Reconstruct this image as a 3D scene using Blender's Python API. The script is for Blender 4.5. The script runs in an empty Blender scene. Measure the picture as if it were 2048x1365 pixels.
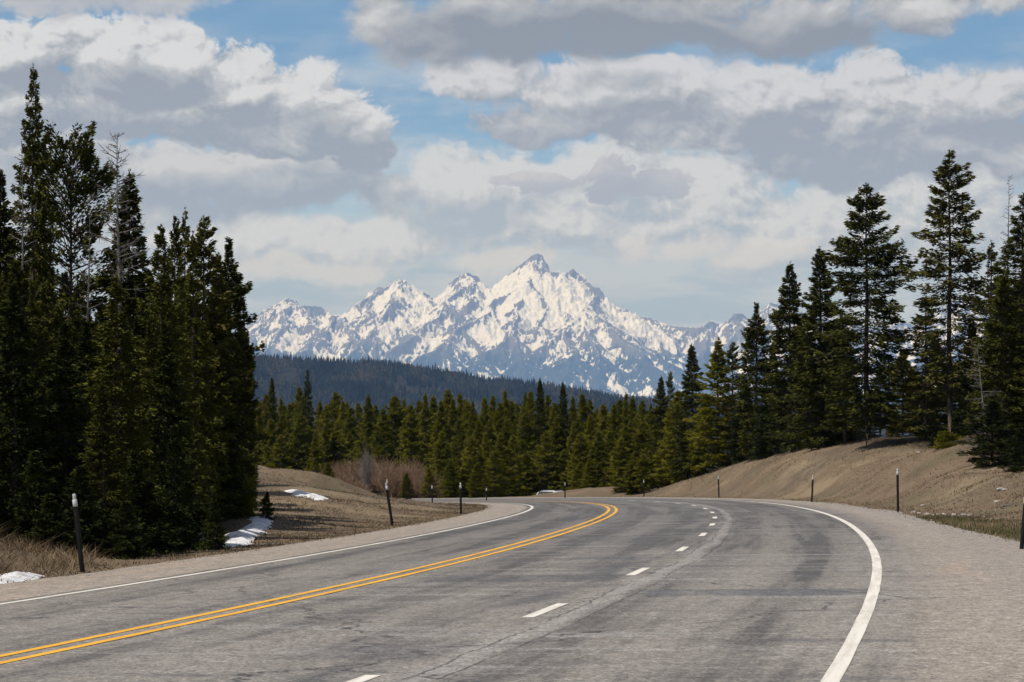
import bpy, math, random
import numpy as np

scene = bpy.context.scene
COL = scene.collection
F = 5769.0            # focal length in photo pixels (2048 wide)
HOR = 770.0           # photo row of the true horizon

# ------------------------------------------------------------------ camera
cam_data = bpy.data.cameras.new('camera')
cam_data.sensor_width = 36.0
cam_data.lens = 36.0 * F / 2048.0
cam_data.shift_y = (HOR - 682.5) / 2048.0
cam_data.clip_start = 0.5
cam_data.clip_end = 150000.0
cam = bpy.data.objects.new('camera', cam_data)
cam.rotation_euler = (math.pi / 2, 0, 0)
COL.objects.link(cam)
scene.camera = cam

# ------------------------------------------------------------------ node helpers
class NT:
    """tiny wrapper: builds node trees with python arithmetic"""
    def __init__(self, tree):
        self.t = tree
        self.n = tree.nodes
        self.l = tree.links
    def node(self, typ, **kw):
        n = self.n.new(typ)
        for k, v in kw.items():
            setattr(n, k, v)
        return n
    def put(self, sock, v):
        if isinstance(v, S):
            self.l.new(v.s, sock)
        elif v is not None:
            sock.default_value = v
    def math(self, op, a, b=None, c=None, clamp=False):
        n = self.node('ShaderNodeMath', operation=op, use_clamp=clamp)
        self.put(n.inputs[0], a)
        if b is not None: self.put(n.inputs[1], b)
        if c is not None: self.put(n.inputs[2], c)
        return S(self, n.outputs[0])
    def vec(self, x, y, z=0.0):
        n = self.node('ShaderNodeCombineXYZ')
        for i, v in enumerate((x, y, z)): self.put(n.inputs[i], v)
        return S(self, n.outputs[0])
    def sep(self, v):
        n = self.node('ShaderNodeSeparateXYZ')
        self.put(n.inputs[0], v)
        return [S(self, o) for o in n.outputs]
    def noise(self, vec, scale, detail=4.0, rough=0.55, dist=0.0, dim='3D', color=False, lac=2.0):
        n = self.node('ShaderNodeTexNoise', noise_dimensions=dim)
        self.put(n.inputs['Vector'], vec)
        n.inputs['Scale'].default_value = scale
        n.inputs['Detail'].default_value = detail
        n.inputs['Roughness'].default_value = rough
        n.inputs['Lacunarity'].default_value = lac
        n.inputs['Distortion'].default_value = dist
        return S(self, n.outputs['Color' if color else 'Fac'])
    def voronoi(self, vec, scale, detail=0.0, rough=0.5, dim='3D', feature='F1', out='Distance', smooth=None):
        n = self.node('ShaderNodeTexVoronoi', voronoi_dimensions=dim, feature=feature)
        self.put(n.inputs['Vector'], vec)
        n.inputs['Scale'].default_value = scale
        n.inputs['Detail'].default_value = detail
        n.inputs['Roughness'].default_value = rough
        if smooth is not None: n.inputs['Smoothness'].default_value = smooth
        return S(self, n.outputs[out])
    def smooth(self, x, a, b, lo=0.0, hi=1.0):
        n = self.node('ShaderNodeMapRange', interpolation_type='SMOOTHSTEP')
        self.put(n.inputs['Value'], x)
        for k, v in (('From Min', a), ('From Max', b), ('To Min', lo), ('To Max', hi)):
            self.put(n.inputs[k], v)
        return S(self, n.outputs['Result'])
    def lin(self, x, a, b, lo=0.0, hi=1.0):
        n = self.node('ShaderNodeMapRange', interpolation_type='LINEAR')
        self.put(n.inputs['Value'], x)
        for k, v in (('From Min', a), ('From Max', b), ('To Min', lo), ('To Max', hi)):
            self.put(n.inputs[k], v)
        return S(self, n.outputs['Result'])
    def mix(self, f, a, b, blend='MIX'):
        n = self.node('ShaderNodeMix', data_type='RGBA', blend_type=blend)
        self.put(n.inputs[0], f)
        for i, v in ((6, a), (7, b)):
            if isinstance(v, tuple) and len(v) == 3: v = v + (1.0,)
            self.put(n.inputs[i], v)
        return S(self, n.outputs[2])
    def vmath(self, op, a, b=None, scale=None):
        n = self.node('ShaderNodeVectorMath', operation=op)
        self.put(n.inputs[0], a)
        if b is not None: self.put(n.inputs[1], b)
        if scale is not None: self.put(n.inputs['Scale'], scale)
        return S(self, n.outputs['Value' if op in ('LENGTH', 'DOT_PRODUCT', 'DISTANCE') else 'Vector'])
    def ramp(self, f, stops):
        n = self.node('ShaderNodeValToRGB')
        e = n.color_ramp.elements
        while len(e) > 1: e.remove(e[-1])
        e[0].position = stops[0][0]; e[0].color = tuple(stops[0][1]) + (1.0,)
        for p, c in stops[1:]:
            k = e.new(p); k.color = tuple(c) + (1.0,)
        self.put(n.inputs[0], f)
        return S(self, n.outputs[0])
    def bump(self, h, strength=0.5, dist=0.02):
        n = self.node('ShaderNodeBump')
        n.inputs['Strength'].default_value = strength
        n.inputs['Distance'].default_value = dist
        self.put(n.inputs['Height'], h)
        return S(self, n.outputs[0])
class S:
    def __init__(self, nt, s): self.nt, self.s = nt, s
    def __add__(self, o): return self.nt.math('ADD', self, o)
    __radd__ = __add__
    def __sub__(self, o): return self.nt.math('SUBTRACT', self, o)
    def __rsub__(self, o): return self.nt.math('SUBTRACT', o, self)
    def __mul__(self, o): return self.nt.math('MULTIPLY', self, o)
    __rmul__ = __mul__
    def __truediv__(self, o): return self.nt.math('DIVIDE', self, o)
    def max(self, o): return self.nt.math('MAXIMUM', self, o)
    def min(self, o): return self.nt.math('MINIMUM', self, o)
    def clamp(self): return self.nt.math('ADD', self, 0.0, clamp=True)
    def pow(self, o): return self.nt.math('POWER', self, o)
    def abs(self): return self.nt.math('ABSOLUTE', self)

# ------------------------------------------------------------------ sun and sky
SUN_EL = math.radians(56.0)
SUN_AZ = math.radians(-128.0)      # measured from +Y (the view) towards +X: left of the road, a little behind
SKY_K = 0.1                        # background strength
scene.view_settings.view_transform = 'Standard'
scene.view_settings.look = 'None'
scene.view_settings.gamma = 1.0
scene.view_settings.exposure = 0.30

sd = bpy.data.lights.new('sun', 'SUN')
sd.energy = 4.2
sd.angle = math.radians(0.5)
sd.color = (1.0, 0.94, 0.86)
sun = bpy.data.objects.new('sun', sd)
sx, sy, sz = (math.sin(SUN_AZ) * math.cos(SUN_EL), math.cos(SUN_AZ) * math.cos(SUN_EL), math.sin(SUN_EL))
sun.rotation_euler = (math.pi / 2 - SUN_EL, 0, math.atan2(sy, sx) + math.pi / 2)
COL.objects.link(sun)

world = bpy.data.worlds.new('World')
scene.world = world
world.use_nodes = True
world.cycles.sampling_method = 'MANUAL'
world.cycles.sample_map_resolution = 512

def build_sky():
    T = NT(world.node_tree)
    T.n.clear()
    sky = T.node('ShaderNodeTexSky', sky_type='NISHITA')
    sky.sun_disc = False
    sky.sun_elevation = SUN_EL
    sky.sun_rotation = SUN_AZ
    sky.altitude = 2300.0
    sky.air_density = 1.0
    sky.dust_density = 0.3
    sky.ozone_density = 2.0
    skyc = S(T, sky.outputs[0])
    tc = T.node('ShaderNodeTexCoord')
    d = S(T, tc.outputs['Generated'])
    x, y, z = T.sep(d)
    # azimuth / elevation in thousandths of the photo's pixels (1 unit = 9.93 degrees)
    U = T.math('ARCTAN2', x, y) * (F / 1000.0) + 1.024
    V = 0.770 - T.math('ARCSINE', z) * (F / 1000.0)          # row, downwards, 0.77 = horizon
    P0 = T.vec(U, V)

    def field(dx, dy):
        """shared cloud noise, sampled at an offset (towards the light for the relief)"""
        p = T.vmath('ADD', P0, (dx, dy, 0.0))
        q = T.vmath('MULTIPLY', p, (1.0, 1.30, 1.0))
        w = T.noise(q, 4.5, 3.0, 0.55, dim='2D', color=True)
        w = T.vmath('SUBTRACT', w, (0.5, 0.5, 0.5))
        qw = T.vmath('ADD', q, T.vmath('SCALE', w, scale=0.09))
        bil = T.voronoi(qw, 7.0, 6.0, 0.64, dim='2D')
        fbm = T.noise(qw, 7.0, 9.0, 0.60, dim='2D')
        n = (0.44 - bil) * 1.15 + (fbm - 0.5) * 1.35
        pw = T.vmath('ADD', p, T.vmath('SCALE', w, scale=0.07))
        return n, pw

    LX, LY = -0.010, -0.016      # towards the sun in the sky plane
    nA, pA = field(0.0, 0.0)
    nB, pB = field(LX, LY)

    pL = T.vmath('ADD', pA, (-0.045, -0.075, 0.0))
    big = T.noise(T.vmath('MULTIPLY', pA, (1.0, 1.7, 1.0)), 3.4, 3.0, 0.55, dim='2D') - 0.5
    def body(blobs, p):
        m = None
        for (u, v, ru, rv) in blobs:
            k = T.vmath('MULTIPLY', T.vmath('SUBTRACT', p, (u / 1000., v / 1000., 0.)), (1000. / ru, 1000. / rv, 0.))
            e = 1.0 - T.vmath('LENGTH', k)
            if m is None: m = e
            else:
                n = T.node('ShaderNodeMath', operation='SMOOTH_MAX')
                T.put(n.inputs[0], m); T.put(n.inputs[1], e); n.inputs[2].default_value = 0.12
                m = S(T, n.outputs[0])
        return m

    K = 1.0 / SKY_K
    def col(c): return tuple(v * K for v in c)

    out = skyc
    def layer(out, blobs, dark, amp=0.42, edge=0.22, bias=0.0, gain=1.25, mid=0.55, lo=(.25, .26, .31), md=(.40, .41, .45),
              hi=(.66, .66, .66), maxa=1.0, grad=0.55):
        mA, mL = body(blobs, pA).max(-1.2), body(blobs, pL).max(-1.2)
        DA = mA + nA * amp + bias
        a = T.smooth(DA, 0.0, edge, 0.0, maxa)
        rel = (nA - nB) * (gain * 0.66) + nA * 0.16
        br = mid + (mA - mL) * (gain * 0.55) + big * 0.75
        if dark:
            dk = T.smooth(body(dark, pA) + nA * 0.16 + big * 0.5, -0.55, 0.6)
            br = br - dk * grad + rel * (1.0 - dk * 0.50)
        else:
            br = br + rel
        c = T.ramp(br.clamp(), [(0.0, col(lo)), (0.5, col(md)), (0.95, col(hi))])
        return T.mix(a, out, c)

    # thin veil in the gaps, whiter towards the horizon
    veil = T.noise(T.vmath('MULTIPLY', P0, (1.0, 3.2, 1.0)), 3.0, 6.0, 0.6, dim='2D')
    hz = T.smooth(V, 0.0, 0.62)
    skyb = T.mix(T.smooth(V, 0.75, 0.05, 0.25, 0.90), skyc, col((.105, .225, .410)))
    out = T.mix((T.smooth(veil, 0.38, 0.72, 0.0, 0.80) * T.smooth(V, 0.02, 0.25, .25, 1.0)).clamp(), skyb, col((.42, .47, .54)))
    # low bank above the mountains: blue-grey with pale streaks
    st = T.noise(T.vmath('MULTIPLY', pA, (1.0, 6.0, 1.0)), 2.6, 7.0, 0.6, dim='2D')
    lowc = T.mix(T.smooth(st, 0.36, 0.57), col((.265, .325, .395)), col((.40, .43, .475)))
    out = T.mix(T.smooth(V, 0.40, 0.56, 0.0, 0.92), out, lowc)
    # wide bright cream cloud in the middle distance
    cream = [(930, 380, 140, 95), (1020, 345, 100, 70), (1220, 345, 200, 95), (1380, 390, 220, 120), (1130, 440, 340, 90), (1640, 450, 350, 110),
             (1900, 430, 240, 140), (700, 480, 270, 60), (420, 480, 320, 80), (160, 450, 320, 140)]
    out = layer(out, cream, [(1300, 540, 700, 50), (500, 545, 500, 45), (900, 440, 200, 40)], amp=0.32, edge=0.28, bias=0.24, gain=1.5, mid=0.60,
                lo=(.30, .335, .385), md=(.41, .43, .46), hi=(.515, .54, .585), grad=0.50)
    # lower pale bank
    pale = [(560, 540, 560, 45), (1450, 500, 480, 45), (1000, 520, 300, 40)]
    out = layer(out, pale, None, amp=0.40, edge=0.5, bias=0.05, gain=0.6, mid=0.55, lo=(.36, .39, .42), md=(.45, .465, .48), hi=(.56, .55, .54), maxa=0.75)
    # right-hand middle band
    midr = [(960, 160, 150, 60), (1180, 195, 190, 80), (1340, 190, 150, 75), (1500, 195, 140, 80), (1580, 185, 120, 75), (1730, 180, 140, 70), (1830, 205, 150, 90),
            (1090, 245, 190, 50), (1380, 260, 250, 70), (1650, 265, 280, 90), (1900, 290, 190, 90), (1700, 330, 290, 65), (2050, 310, 150, 70), (1960, 200, 120, 70), (1290, 140, 160, 40)]
    out = layer(out, midr, [(1740, 350, 280, 60), (1260, 235, 190, 40), (1560, 255, 140, 40), (1660, 300, 240, 45), (1120, 275, 180, 36), (1960, 270, 120, 40), (1250, 165, 120, 30)],
                amp=0.36, edge=0.30, bias=0.24, gain=1.05, mid=0.56, lo=(.245, .257, .282), md=(.375, .388, .41), hi=(.515, .53, .575), grad=0.55)
    # top right bank with a flat dark base
    top = [(770, 40, 90, 75), (870, 90, 150, 75), (1010, 50, 240, 95), (1300, 40, 370, 100), (1590, 50, 240, 85), (1830, 20, 180, 85), (2000, -10, 140, 70), (1300, -120, 900, 120)]
    out = layer(out, top, [(1230, 90, 500, 75), (1640, 95, 190, 50), (980, 70, 180, 50)], amp=0.30, edge=0.42, bias=0.20, gain=0.55, mid=0.62,
                lo=(.20, .208, .222), md=(.355, .364, .375), hi=(.525, .535, .56), grad=0.75)
    # second deck under the big cumulus on the left
    deck = [(330, 345, 350, 75), (560, 385, 220, 65), (680, 330, 130, 50), (100, 350, 240, 80), (250, 420, 330, 50), (760, 390, 90, 60), (90, 300, 260, 60), (560, 330, 260, 60)]
    out = layer(out, deck, [(600, 405, 200, 50), (350, 390, 280, 45), (690, 345, 150, 40), (120, 340, 150, 40)], amp=0.36, edge=0.34, bias=0.24, gain=0.9, mid=0.60,
                lo=(.25, .268, .295), md=(.36, .378, .40), hi=(.495, .505, .535), grad=0.5)
    # big cumulus on the left
    left = [(40, 130, 190, 105), (220, 125, 160, 105), (350, 125, 120, 95), (470, 180, 125, 105), (610, 190, 100, 92), (680, 240, 112, 100), (740, 305, 80, 66), (60, 210, 220, 110),
            (280, 215, 350, 95), (560, 270, 250, 70)]
    out = layer(out, left, [(280, 275, 440, 70), (670, 318, 200, 60), (300, 185, 150, 50), (530, 255, 190, 55), (90, 170, 120, 40), (640, 250, 90, 40)], amp=0.38, edge=0.20, bias=0.18, gain=1.25,
                mid=0.64, lo=(.24, .255, .28), md=(.38, .395, .415), hi=(.565, .585, .625), grad=0.62)
    corner = [(110, -20, 330, 70), (-200, 0, 300, 80), (330, 0, 130, 50)]
    out = layer(out, corner, None, amp=0.36, edge=0.4, bias=0.35, gain=0.5, mid=0.5, lo=(.33, .34, .38), md=(.41, .415, .435), hi=(.50, .50, .51), maxa=0.9)
    # the small shaded cloud in front
    small = [(1040, 352, 66, 32), (1130, 366, 90, 36), (1215, 348, 84, 50), (1320, 368, 84, 38), (1250, 385, 120, 32)]
    out = layer(out, small, [(1200, 395, 220, 40)], amp=0.80, edge=0.16, bias=0.30, gain=0.40, mid=0.34, lo=(.30, .31, .35), md=(.37, .38, .42), hi=(.50, .495, .505), grad=0.3)

    # everywhere outside the photographed part of the sky: broken cloud for the light it gives
    dn = T.noise(T.vmath('MULTIPLY', d, (1.0, 1.0, 2.2)), 2.2, 5.0, 0.55)
    gen = T.mix(T.smooth(dn, 0.42, 0.62), skyc, col((.42, .42, .44)))
    inside = T.smooth((U - 1.024).abs(), 1.35, 2.1, 1.0, 0.0) * T.smooth(V, -0.22, -0.75, 1.0, 0.0)
    fin = T.mix(inside, gen, out)
    bg = T.node('ShaderNodeBackground')
    T.put(bg.inputs[0], fin)
    bg.inputs[1].default_value = SKY_K
    o = T.node('ShaderNodeOutputWorld')
    T.l.new(bg.outputs[0], o.inputs[0])
build_sky()

# ------------------------------------------------------------------ scene helpers
def tag(o, label=None, cat=None, group=None, kind=None):
    if label: o['label'] = label
    if cat: o['category'] = cat
    if group: o['group'] = group
    if kind: o['kind'] = kind
    return o

def mesh_np(name, verts, faces, attrs=None, smooth=False, uv=None, corner_uv=None):
    """verts (n,3), faces (m,k) -> mesh"""
    me = bpy.data.meshes.new(name)
    verts = np.ascontiguousarray(verts, dtype=np.float32)
    faces = np.ascontiguousarray(faces, dtype=np.int32)
    m, k = faces.shape
    me.vertices.add(len(verts)); me.vertices.foreach_set('co', verts.ravel())
    me.loops.add(m * k); me.loops.foreach_set('vertex_index', faces.ravel())
    me.polygons.add(m)
    me.polygons.foreach_set('loop_start', np.arange(0, m * k, k, dtype=np.int32))
    me.polygons.foreach_set('loop_total', np.full(m, k, dtype=np.int32))
    if smooth: me.polygons.foreach_set('use_smooth', np.ones(m, dtype=bool))
    if uv is not None:
        l = me.uv_layers.new(name='UVMap')
        l.data.foreach_set('uv', np.ascontiguousarray(uv[faces.ravel()], dtype=np.float32).ravel())
    for an, av in (attrs or {}).items():
        a = me.attributes.new(an, 'FLOAT', 'POINT')
        a.data.foreach_set('value', np.ascontiguousarray(av, dtype=np.float32))
    me.update(calc_edges=True)
    me.validate()
    return me

def obj(name, me, mat=None, parent=None, loc=None):
    o = bpy.data.objects.new(name, me)
    COL.objects.link(o)
    if mat is not None: me.materials.append(mat)
    if parent is not None: o.parent = parent
    if loc is not None: o.location = loc
    return o

def empty(name, loc=(0, 0, 0), rz=0.0):
    o = bpy.data.objects.new(name, None)
    o.empty_display_size = 0.3
    o.location = loc; o.rotation_euler = (0, 0, rz)
    COL.objects.link(o)
    return o

def material(name, rough=0.9, spec=0.2):
    m = bpy.data.materials.new(name)
    m.use_nodes = True
    t = NT(m.node_tree)
    b = m.node_tree.nodes['Principled BSDF']
    b.inputs['Roughness'].default_value = rough
    b.inputs['Specular IOR Level'].default_value = spec
    return m, t, b

class MB:
    """collects tubes, boxes and lathes into one mesh"""
    def __init__(self): self.v, self.f3, self.n = [], [], 0
    def add(self, v, f):
        v = np.asarray(v, float); f = np.asarray(f, int)
        if f.shape[1] == 4: f = np.concatenate([f[:, [0, 1, 2]], f[:, [0, 2, 3]]])
        self.v.append(v); self.f3.append(f + self.n); self.n += len(v)
    def tube(self, pts, rad, sides=6, cap=True):
        pts = np.asarray(pts, float); rad = np.broadcast_to(np.asarray(rad, float), (len(pts),))
        t = np.gradient(pts, axis=0); t /= np.linalg.norm(t, axis=1)[:, None] + 1e-9
        ref = np.where(np.abs(t[:, 2:3]) > 0.9, np.array([[1., 0, 0]]), np.array([[0, 0, 1.]]))
        a = np.cross(t, ref); a /= np.linalg.norm(a, axis=1)[:, None] + 1e-9
        b = np.cross(t, a)
        th = np.linspace(0, 2 * np.pi, sides, endpoint=False)
        ring = pts[:, None] + rad[:, None, None] * (np.cos(th)[None, :, None] * a[:, None] + np.sin(th)[None, :, None] * b[:, None])
        v = ring.reshape(-1, 3); f = []
        for i in range(len(pts) - 1):
            for j in range(sides):
                k = (j + 1) % sides
                f.append((i * sides + j, i * sides + k, (i + 1) * sides + k, (i + 1) * sides + j))
        self.add(v, f)
        if cap:
            for i, fl in ((0, 1), (len(pts) - 1, -1)):
                c = np.concatenate([ring[i], [pts[i]]])
                self.add(c, [[j, (j + 1) % sides, sides][::fl] for j in range(sides)])
    def box(self, lo, hi, taper=1.0):
        (x0, y0, z0), (x1, y1, z1) = lo, hi
        cx, cy = (x0 + x1) / 2, (y0 + y1) / 2
        v = [(x0, y0, z0), (x1, y0, z0), (x1, y1, z0), (x0, y1, z0)]
        v += [(cx + (a - cx) * taper, cy + (b - cy) * taper, z1) for a, b in ((x0, y0), (x1, y0), (x1, y1), (x0, y1))]
        self.add(v, [(3, 2, 1, 0), (4, 5, 6, 7), (0, 1, 5, 4), (1, 2, 6, 5), (2, 3, 7, 6), (3, 0, 4, 7)])
    def mesh(self, name, smooth=False):
        return mesh_np(name, np.concatenate(self.v), np.concatenate(self.f3), smooth=smooth)

# numpy gradient noise -------------------------------------------------
_prm = np.random.RandomState(7)
_G = _prm.rand(256, 256) * 2 * np.pi
def perlin(x, y):
    xi = np.floor(x).astype(int); yi = np.floor(y).astype(int)
    xf, yf = x - xi, y - yi
    def g(i, j):
        a = _G[(xi + i) & 255, (yi + j) & 255]
        return np.cos(a) * (xf - i) + np.sin(a) * (yf - j)
    u = xf * xf * xf * (xf * (xf * 6 - 15) + 10); v = yf * yf * yf * (yf * (yf * 6 - 15) + 10)
    return ((g(0, 0) * (1 - u) + g(1, 0) * u) * (1 - v) + (g(0, 1) * (1 - u) + g(1, 1) * u) * v) * 1.5
def fbm(x, y, o=5, g=0.5):
    s = 0; a = 1.0
    for i in range(o):
        s = s + a * perlin(x + 17.3 * i, y - 9.1 * i); a *= g; x = x * 2.03; y = y * 2.03
    return s
def ridged(x, y, o=5, g=0.5):
    s = 0; a = 1.0; w = 1.0
    for i in range(o):
        n = (1 - np.abs(perlin(x + 31.7 * i, y + 5.3 * i))) ** 2
        s = s + a * n * w; w = np.clip(n * 1.3, 0, 1); a *= g; x = x * 2.1; y = y * 2.1
    return s
def sstep(x, a, b):
    t = np.clip((x - a) / (b - a), 0, 1); return t * t * (3 - 2 * t)

# ------------------------------------------------------------------ the road's line (arc length every 2 m)
_kn = np.array([0.001744, -0.000935, -0.001658, -0.000880, -0.001215, -0.001902, -0.002850, -0.003980, -0.005154, -0.006317, -0.007475, -0.008629, -0.009781, -0.010933, -0.012086, -0.013239, -0.014393]); _gn = np.array([-0.026355, -0.026800, -0.028687, -0.031007, -0.035760, -0.040009, -0.042722, -0.045413, -0.048088, -0.050757, -0.053424]); _bn = np.array([0.004134, 0.014030, 0.019800, 0.016232, 0.016354, 0.018026, 0.019288, 0.020271, 0.021066, 0.021746, 0.022370])
RS_ = np.arange(0, 333, 2.0)
_K = np.interp(RS_, np.arange(len(_kn)) * 25., _kn); _Gr = np.interp(RS_, np.arange(len(_gn)) * 40., _gn)
def _cum(a, s0): return s0 + np.concatenate([[0], np.cumsum((a[1:] + a[:-1]) / 2 * 2.0)])
R_h = _cum(_K, 0.14418)
R_x = _cum(np.sin(R_h), -8.7213); R_y = _cum(np.cos(R_h), 0.0); R_z = _cum(_Gr, -1.7928)
R_b = np.interp(RS_, np.arange(len(_bn)) * 40., _bn)
# straight run behind the camera
_back = np.arange(-60, 0, 2.0)
R_x = np.concatenate([R_x[0] + np.sin(R_h[0]) * _back, R_x]); R_y = np.concatenate([np.cos(R_h[0]) * _back, R_y])
R_z = np.concatenate([R_z[0] + _Gr[0] * _back, R_z]); R_h = np.concatenate([np.full(30, R_h[0]), R_h]); R_b = np.concatenate([np.full(30, R_b[0]), R_b])
R_s = np.concatenate([_back, RS_])
O_LS, O_LW, O_D, O_RW, O_RS = -5.6287, -3.5177, 3.7953, 7.5819, 10.1047

def ors(s):      # the right-hand shoulder widens towards us
    return O_RS + 1.0 * (1 - sstep(np.asarray(s, float), 50, 82))
def road_at(s, t, lift=0.0):
    s = np.asarray(s, float); t = np.asarray(t, float)
    f = lambda a: np.interp(s, R_s, a)
    h = f(R_h)
    return np.stack([f(R_x) + t * np.cos(h), f(R_y) - t * np.sin(h), f(R_z) + t * f(R_b) + lift], -1)

def road_coords(x, y):
    """nearest road station and signed offset (right positive) for plan points"""
    sh = x.shape; x = x.ravel(); y = y.ravel()
    S_ = np.empty(len(x)); T_ = np.empty(len(x))
    for a in range(0, len(x), 20000):
        xx, yy = x[a:a + 20000, None], y[a:a + 20000, None]
        d2 = (xx - R_x[None]) ** 2 + (yy - R_y[None]) ** 2
        i = d2.argmin(1)
        dx, dy = xx[:, 0] - R_x[i], yy[:, 0] - R_y[i]
        al = np.clip(dx * np.sin(R_h[i]) + dy * np.cos(R_h[i]), -1.2, 1.2)
        S_[a:a + 20000] = R_s[i] + al
        sgn = np.sign(dx * np.cos(R_h[i]) - dy * np.sin(R_h[i]))
        T_[a:a + 20000] = sgn * np.sqrt(np.maximum(d2[np.arange(len(i)), i] - al * al, 0))
    return S_.reshape(sh), T_.reshape(sh)

def W(u, v, d):
    return np.array([(u - 1024.0) / F * d, d, (HOR - v) / F * d])

# ------------------------------------------------------------------ terrain: surveyed points and a thin-plate surface through them
CTRL = [  # column, row, distance
    # left: grassy bank by the road, ditch with the forest, knoll, brow
    (-40, 1040, 52), (0, 1080, 50), (60, 1100, 49.5), (115, 1130, 48), (-150, 1050, 52), (0, 1112, 60), (100, 1130, 60), (200, 1138, 58), (300, 1128, 63), (380, 1112, 68),
    (-200, 1100, 70), (-100, 1080, 90), (0, 1085, 85), (100, 1090, 82), (250, 1085, 82), (400, 1080, 78), (430, 1096, 66), (470, 1072, 74), (540, 1036, 86), (500, 1040, 90), (575, 1050, 82),
    (300, 1040, 110), (100, 1040, 110), (-100, 1030, 120), (450, 1010, 110), (530, 1000, 110), (600, 1000, 104), (650, 1000, 108), (640, 1040, 84), (700, 1030, 96),
    (720, 1004, 128), (780, 1018, 118), (850, 1012, 140), (545, 950, 150), (640, 940, 162), (600, 975, 130), (640, 978, 178), (690, 1004, 188), (720, 1007, 200), (760, 1009, 170), (830, 1010, 165), (880, 1008, 180), (740, 1006, 150), (690, 1003, 160), (300, 990, 160), (0, 990, 170), (530, 935, 200), (640, 930, 220),
    (720, 985, 238), (800, 1000, 246), (850, 1003, 250), (600, 960, 260), (300, 960, 250), (0, 960, 260), (-200, 960, 260),
    # far side of the bend
    (900, 1010, 262), (1000, 1018, 255), (1100, 1021, 252), (1200, 1016, 250), (1290, 1001, 236), (1000, 1010, 330), (800, 1000, 330), (1200, 1005, 330), (600, 985, 330), (1000, 995, 410), (700, 985, 410), (1300, 990, 410), (400, 975, 410), (1150, 1017, 235), (1400, 985, 330),
    # right-hand hill
    (1290, 990, 212), (1345, 969, 202), (1400, 954, 198), (1450, 940, 193), (1500, 929, 188), (1550, 918, 182), (1600, 911, 176), (1700, 905, 166), (1850, 899, 148), (1950, 932, 124), (2048, 944, 116), (2150, 930, 120),
    (1450, 968, 181), (1520, 955, 172), (1600, 950, 160), (1720, 950, 138), (1820, 960, 118), (1900, 975, 108), (2000, 985, 100), (2048, 1000, 94), (2048, 1040, 80), (1900, 1020, 94), (2150, 1020, 80), (2300, 1010, 75),
    (1350, 988, 192), (1450, 936, 225), (1600, 908, 225), (1750, 897, 215), (1900, 893, 205), (2050, 905, 180), (2250, 910, 160), (1600, 910, 300), (1900, 890, 300), (2200, 890, 260), (1450, 945, 280), (1500, 940, 400), (1900, 920, 400), (2300, 920, 400),
]
_c = np.array([W(*c) for c in CTRL])
_es = np.concatenate([np.arange(-58, 240, 6.0), np.arange(240, 332, 10.0)])
_eL, _eR = road_at(_es, O_LS - 0.6), road_at(_es, ors(_es) + 0.6)
_eR = _eR[_es < 215]
_far = np.array([(-140, -60, -2.0), (140, -60, -0.5), (-140, 20, -3.5), (140, 20, -1.5), (60, -20, -1.0), (60, 20, -1.6), (-60, -20, -2.6), (-60, 20, -3.2), (-140, 150, -7), (-140, 300, -9), (140, 150, -3), (140, 300, -6)])
_pts = np.concatenate([_c, _eL, _eR, _far])
def _tps(r2): return 0.5 * r2 * np.log(r2 + 1e-6)
_sc = 100.0
_q = _pts[:, :2] / _sc
_A = _tps(((_q[:, None] - _q[None]) ** 2).sum(-1)) + np.eye(len(_q)) * 2e-4
_Pm = np.concatenate([np.ones((len(_q), 1)), _q], 1)
_M = np.block([[_A, _Pm], [_Pm.T, np.zeros((3, 3))]])
_w = np.linalg.solve(_M, np.concatenate([_pts[:, 2], np.zeros(3)]))

def terrain(x, y):
    x = np.atleast_1d(np.asarray(x, float)); y = np.atleast_1d(np.asarray(y, float))
    sh = x.shape; xf, yf = x.ravel(), y.ravel()
    xc, yc = np.clip(xf, -150, 150), np.clip(yf, -70, 430)
    z = np.empty(len(xf))
    for a in range(0, len(xf), 20000):
        q = np.stack([xc[a:a + 20000], yc[a:a + 20000]], 1) / _sc
        K = _tps(((q[:, None] - _q[None]) ** 2).sum(-1))
        z[a:a + 20000] = K @ _w[:-3] + _w[-3] + q @ _w[-2:]
    s, t = road_coords(xf, yf)
    e = np.maximum(O_LS - t, t - ors(s))               # distance outside the paved edge
    zr = road_at(s, np.clip(t, O_LS, ors(s)))[:, 2]
    near = (yf < 330) & (yf > -60)
    k = sstep(e, 0.3, 4.5)
    rough = (fbm(xf * 0.16, yf * 0.16, 4) * 0.16 + fbm(xf * 0.9, yf * 0.9, 2) * 0.045) * sstep(e, 0.2, 3.0)
    lowr = zr - 0.10 + 0.085 * sstep(e, -1.3, -0.3)
    zz = lowr * (1 - k) + z * k + rough
    zz = np.where(e <= 0.3, lowr, zz)
    z = np.where(near, zz, z + rough)
    # far country falls away into the valley
    dfar = np.maximum(yf - 430, 0) + np.maximum(np.abs(xf) - 150, 0) * 0.3
    z = z - 0.10 * np.minimum(dfar, 900) - 0.012 * np.clip(dfar - 900, 0, 8000)
    back = np.maximum(-70 - yf, 0)
    z = z - back * 0.01
    return z.reshape(sh)
def gz(x, y): return float(terrain(x, y)[0])
def ground_hit(u, v, d0=30.0, d1=420.0):
    """where the line of sight through a photo position meets the ground"""
    d = np.arange(d0, d1, 0.25)
    x = (u - 1024.0) / F * d; z = (HOR - v) / F * d
    g = terrain(x, d)
    b = np.nonzero(z <= g)[0]
    if len(b) == 0: return None
    i = b[0]
    return np.array([x[i], d[i], g[i]])

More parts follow.
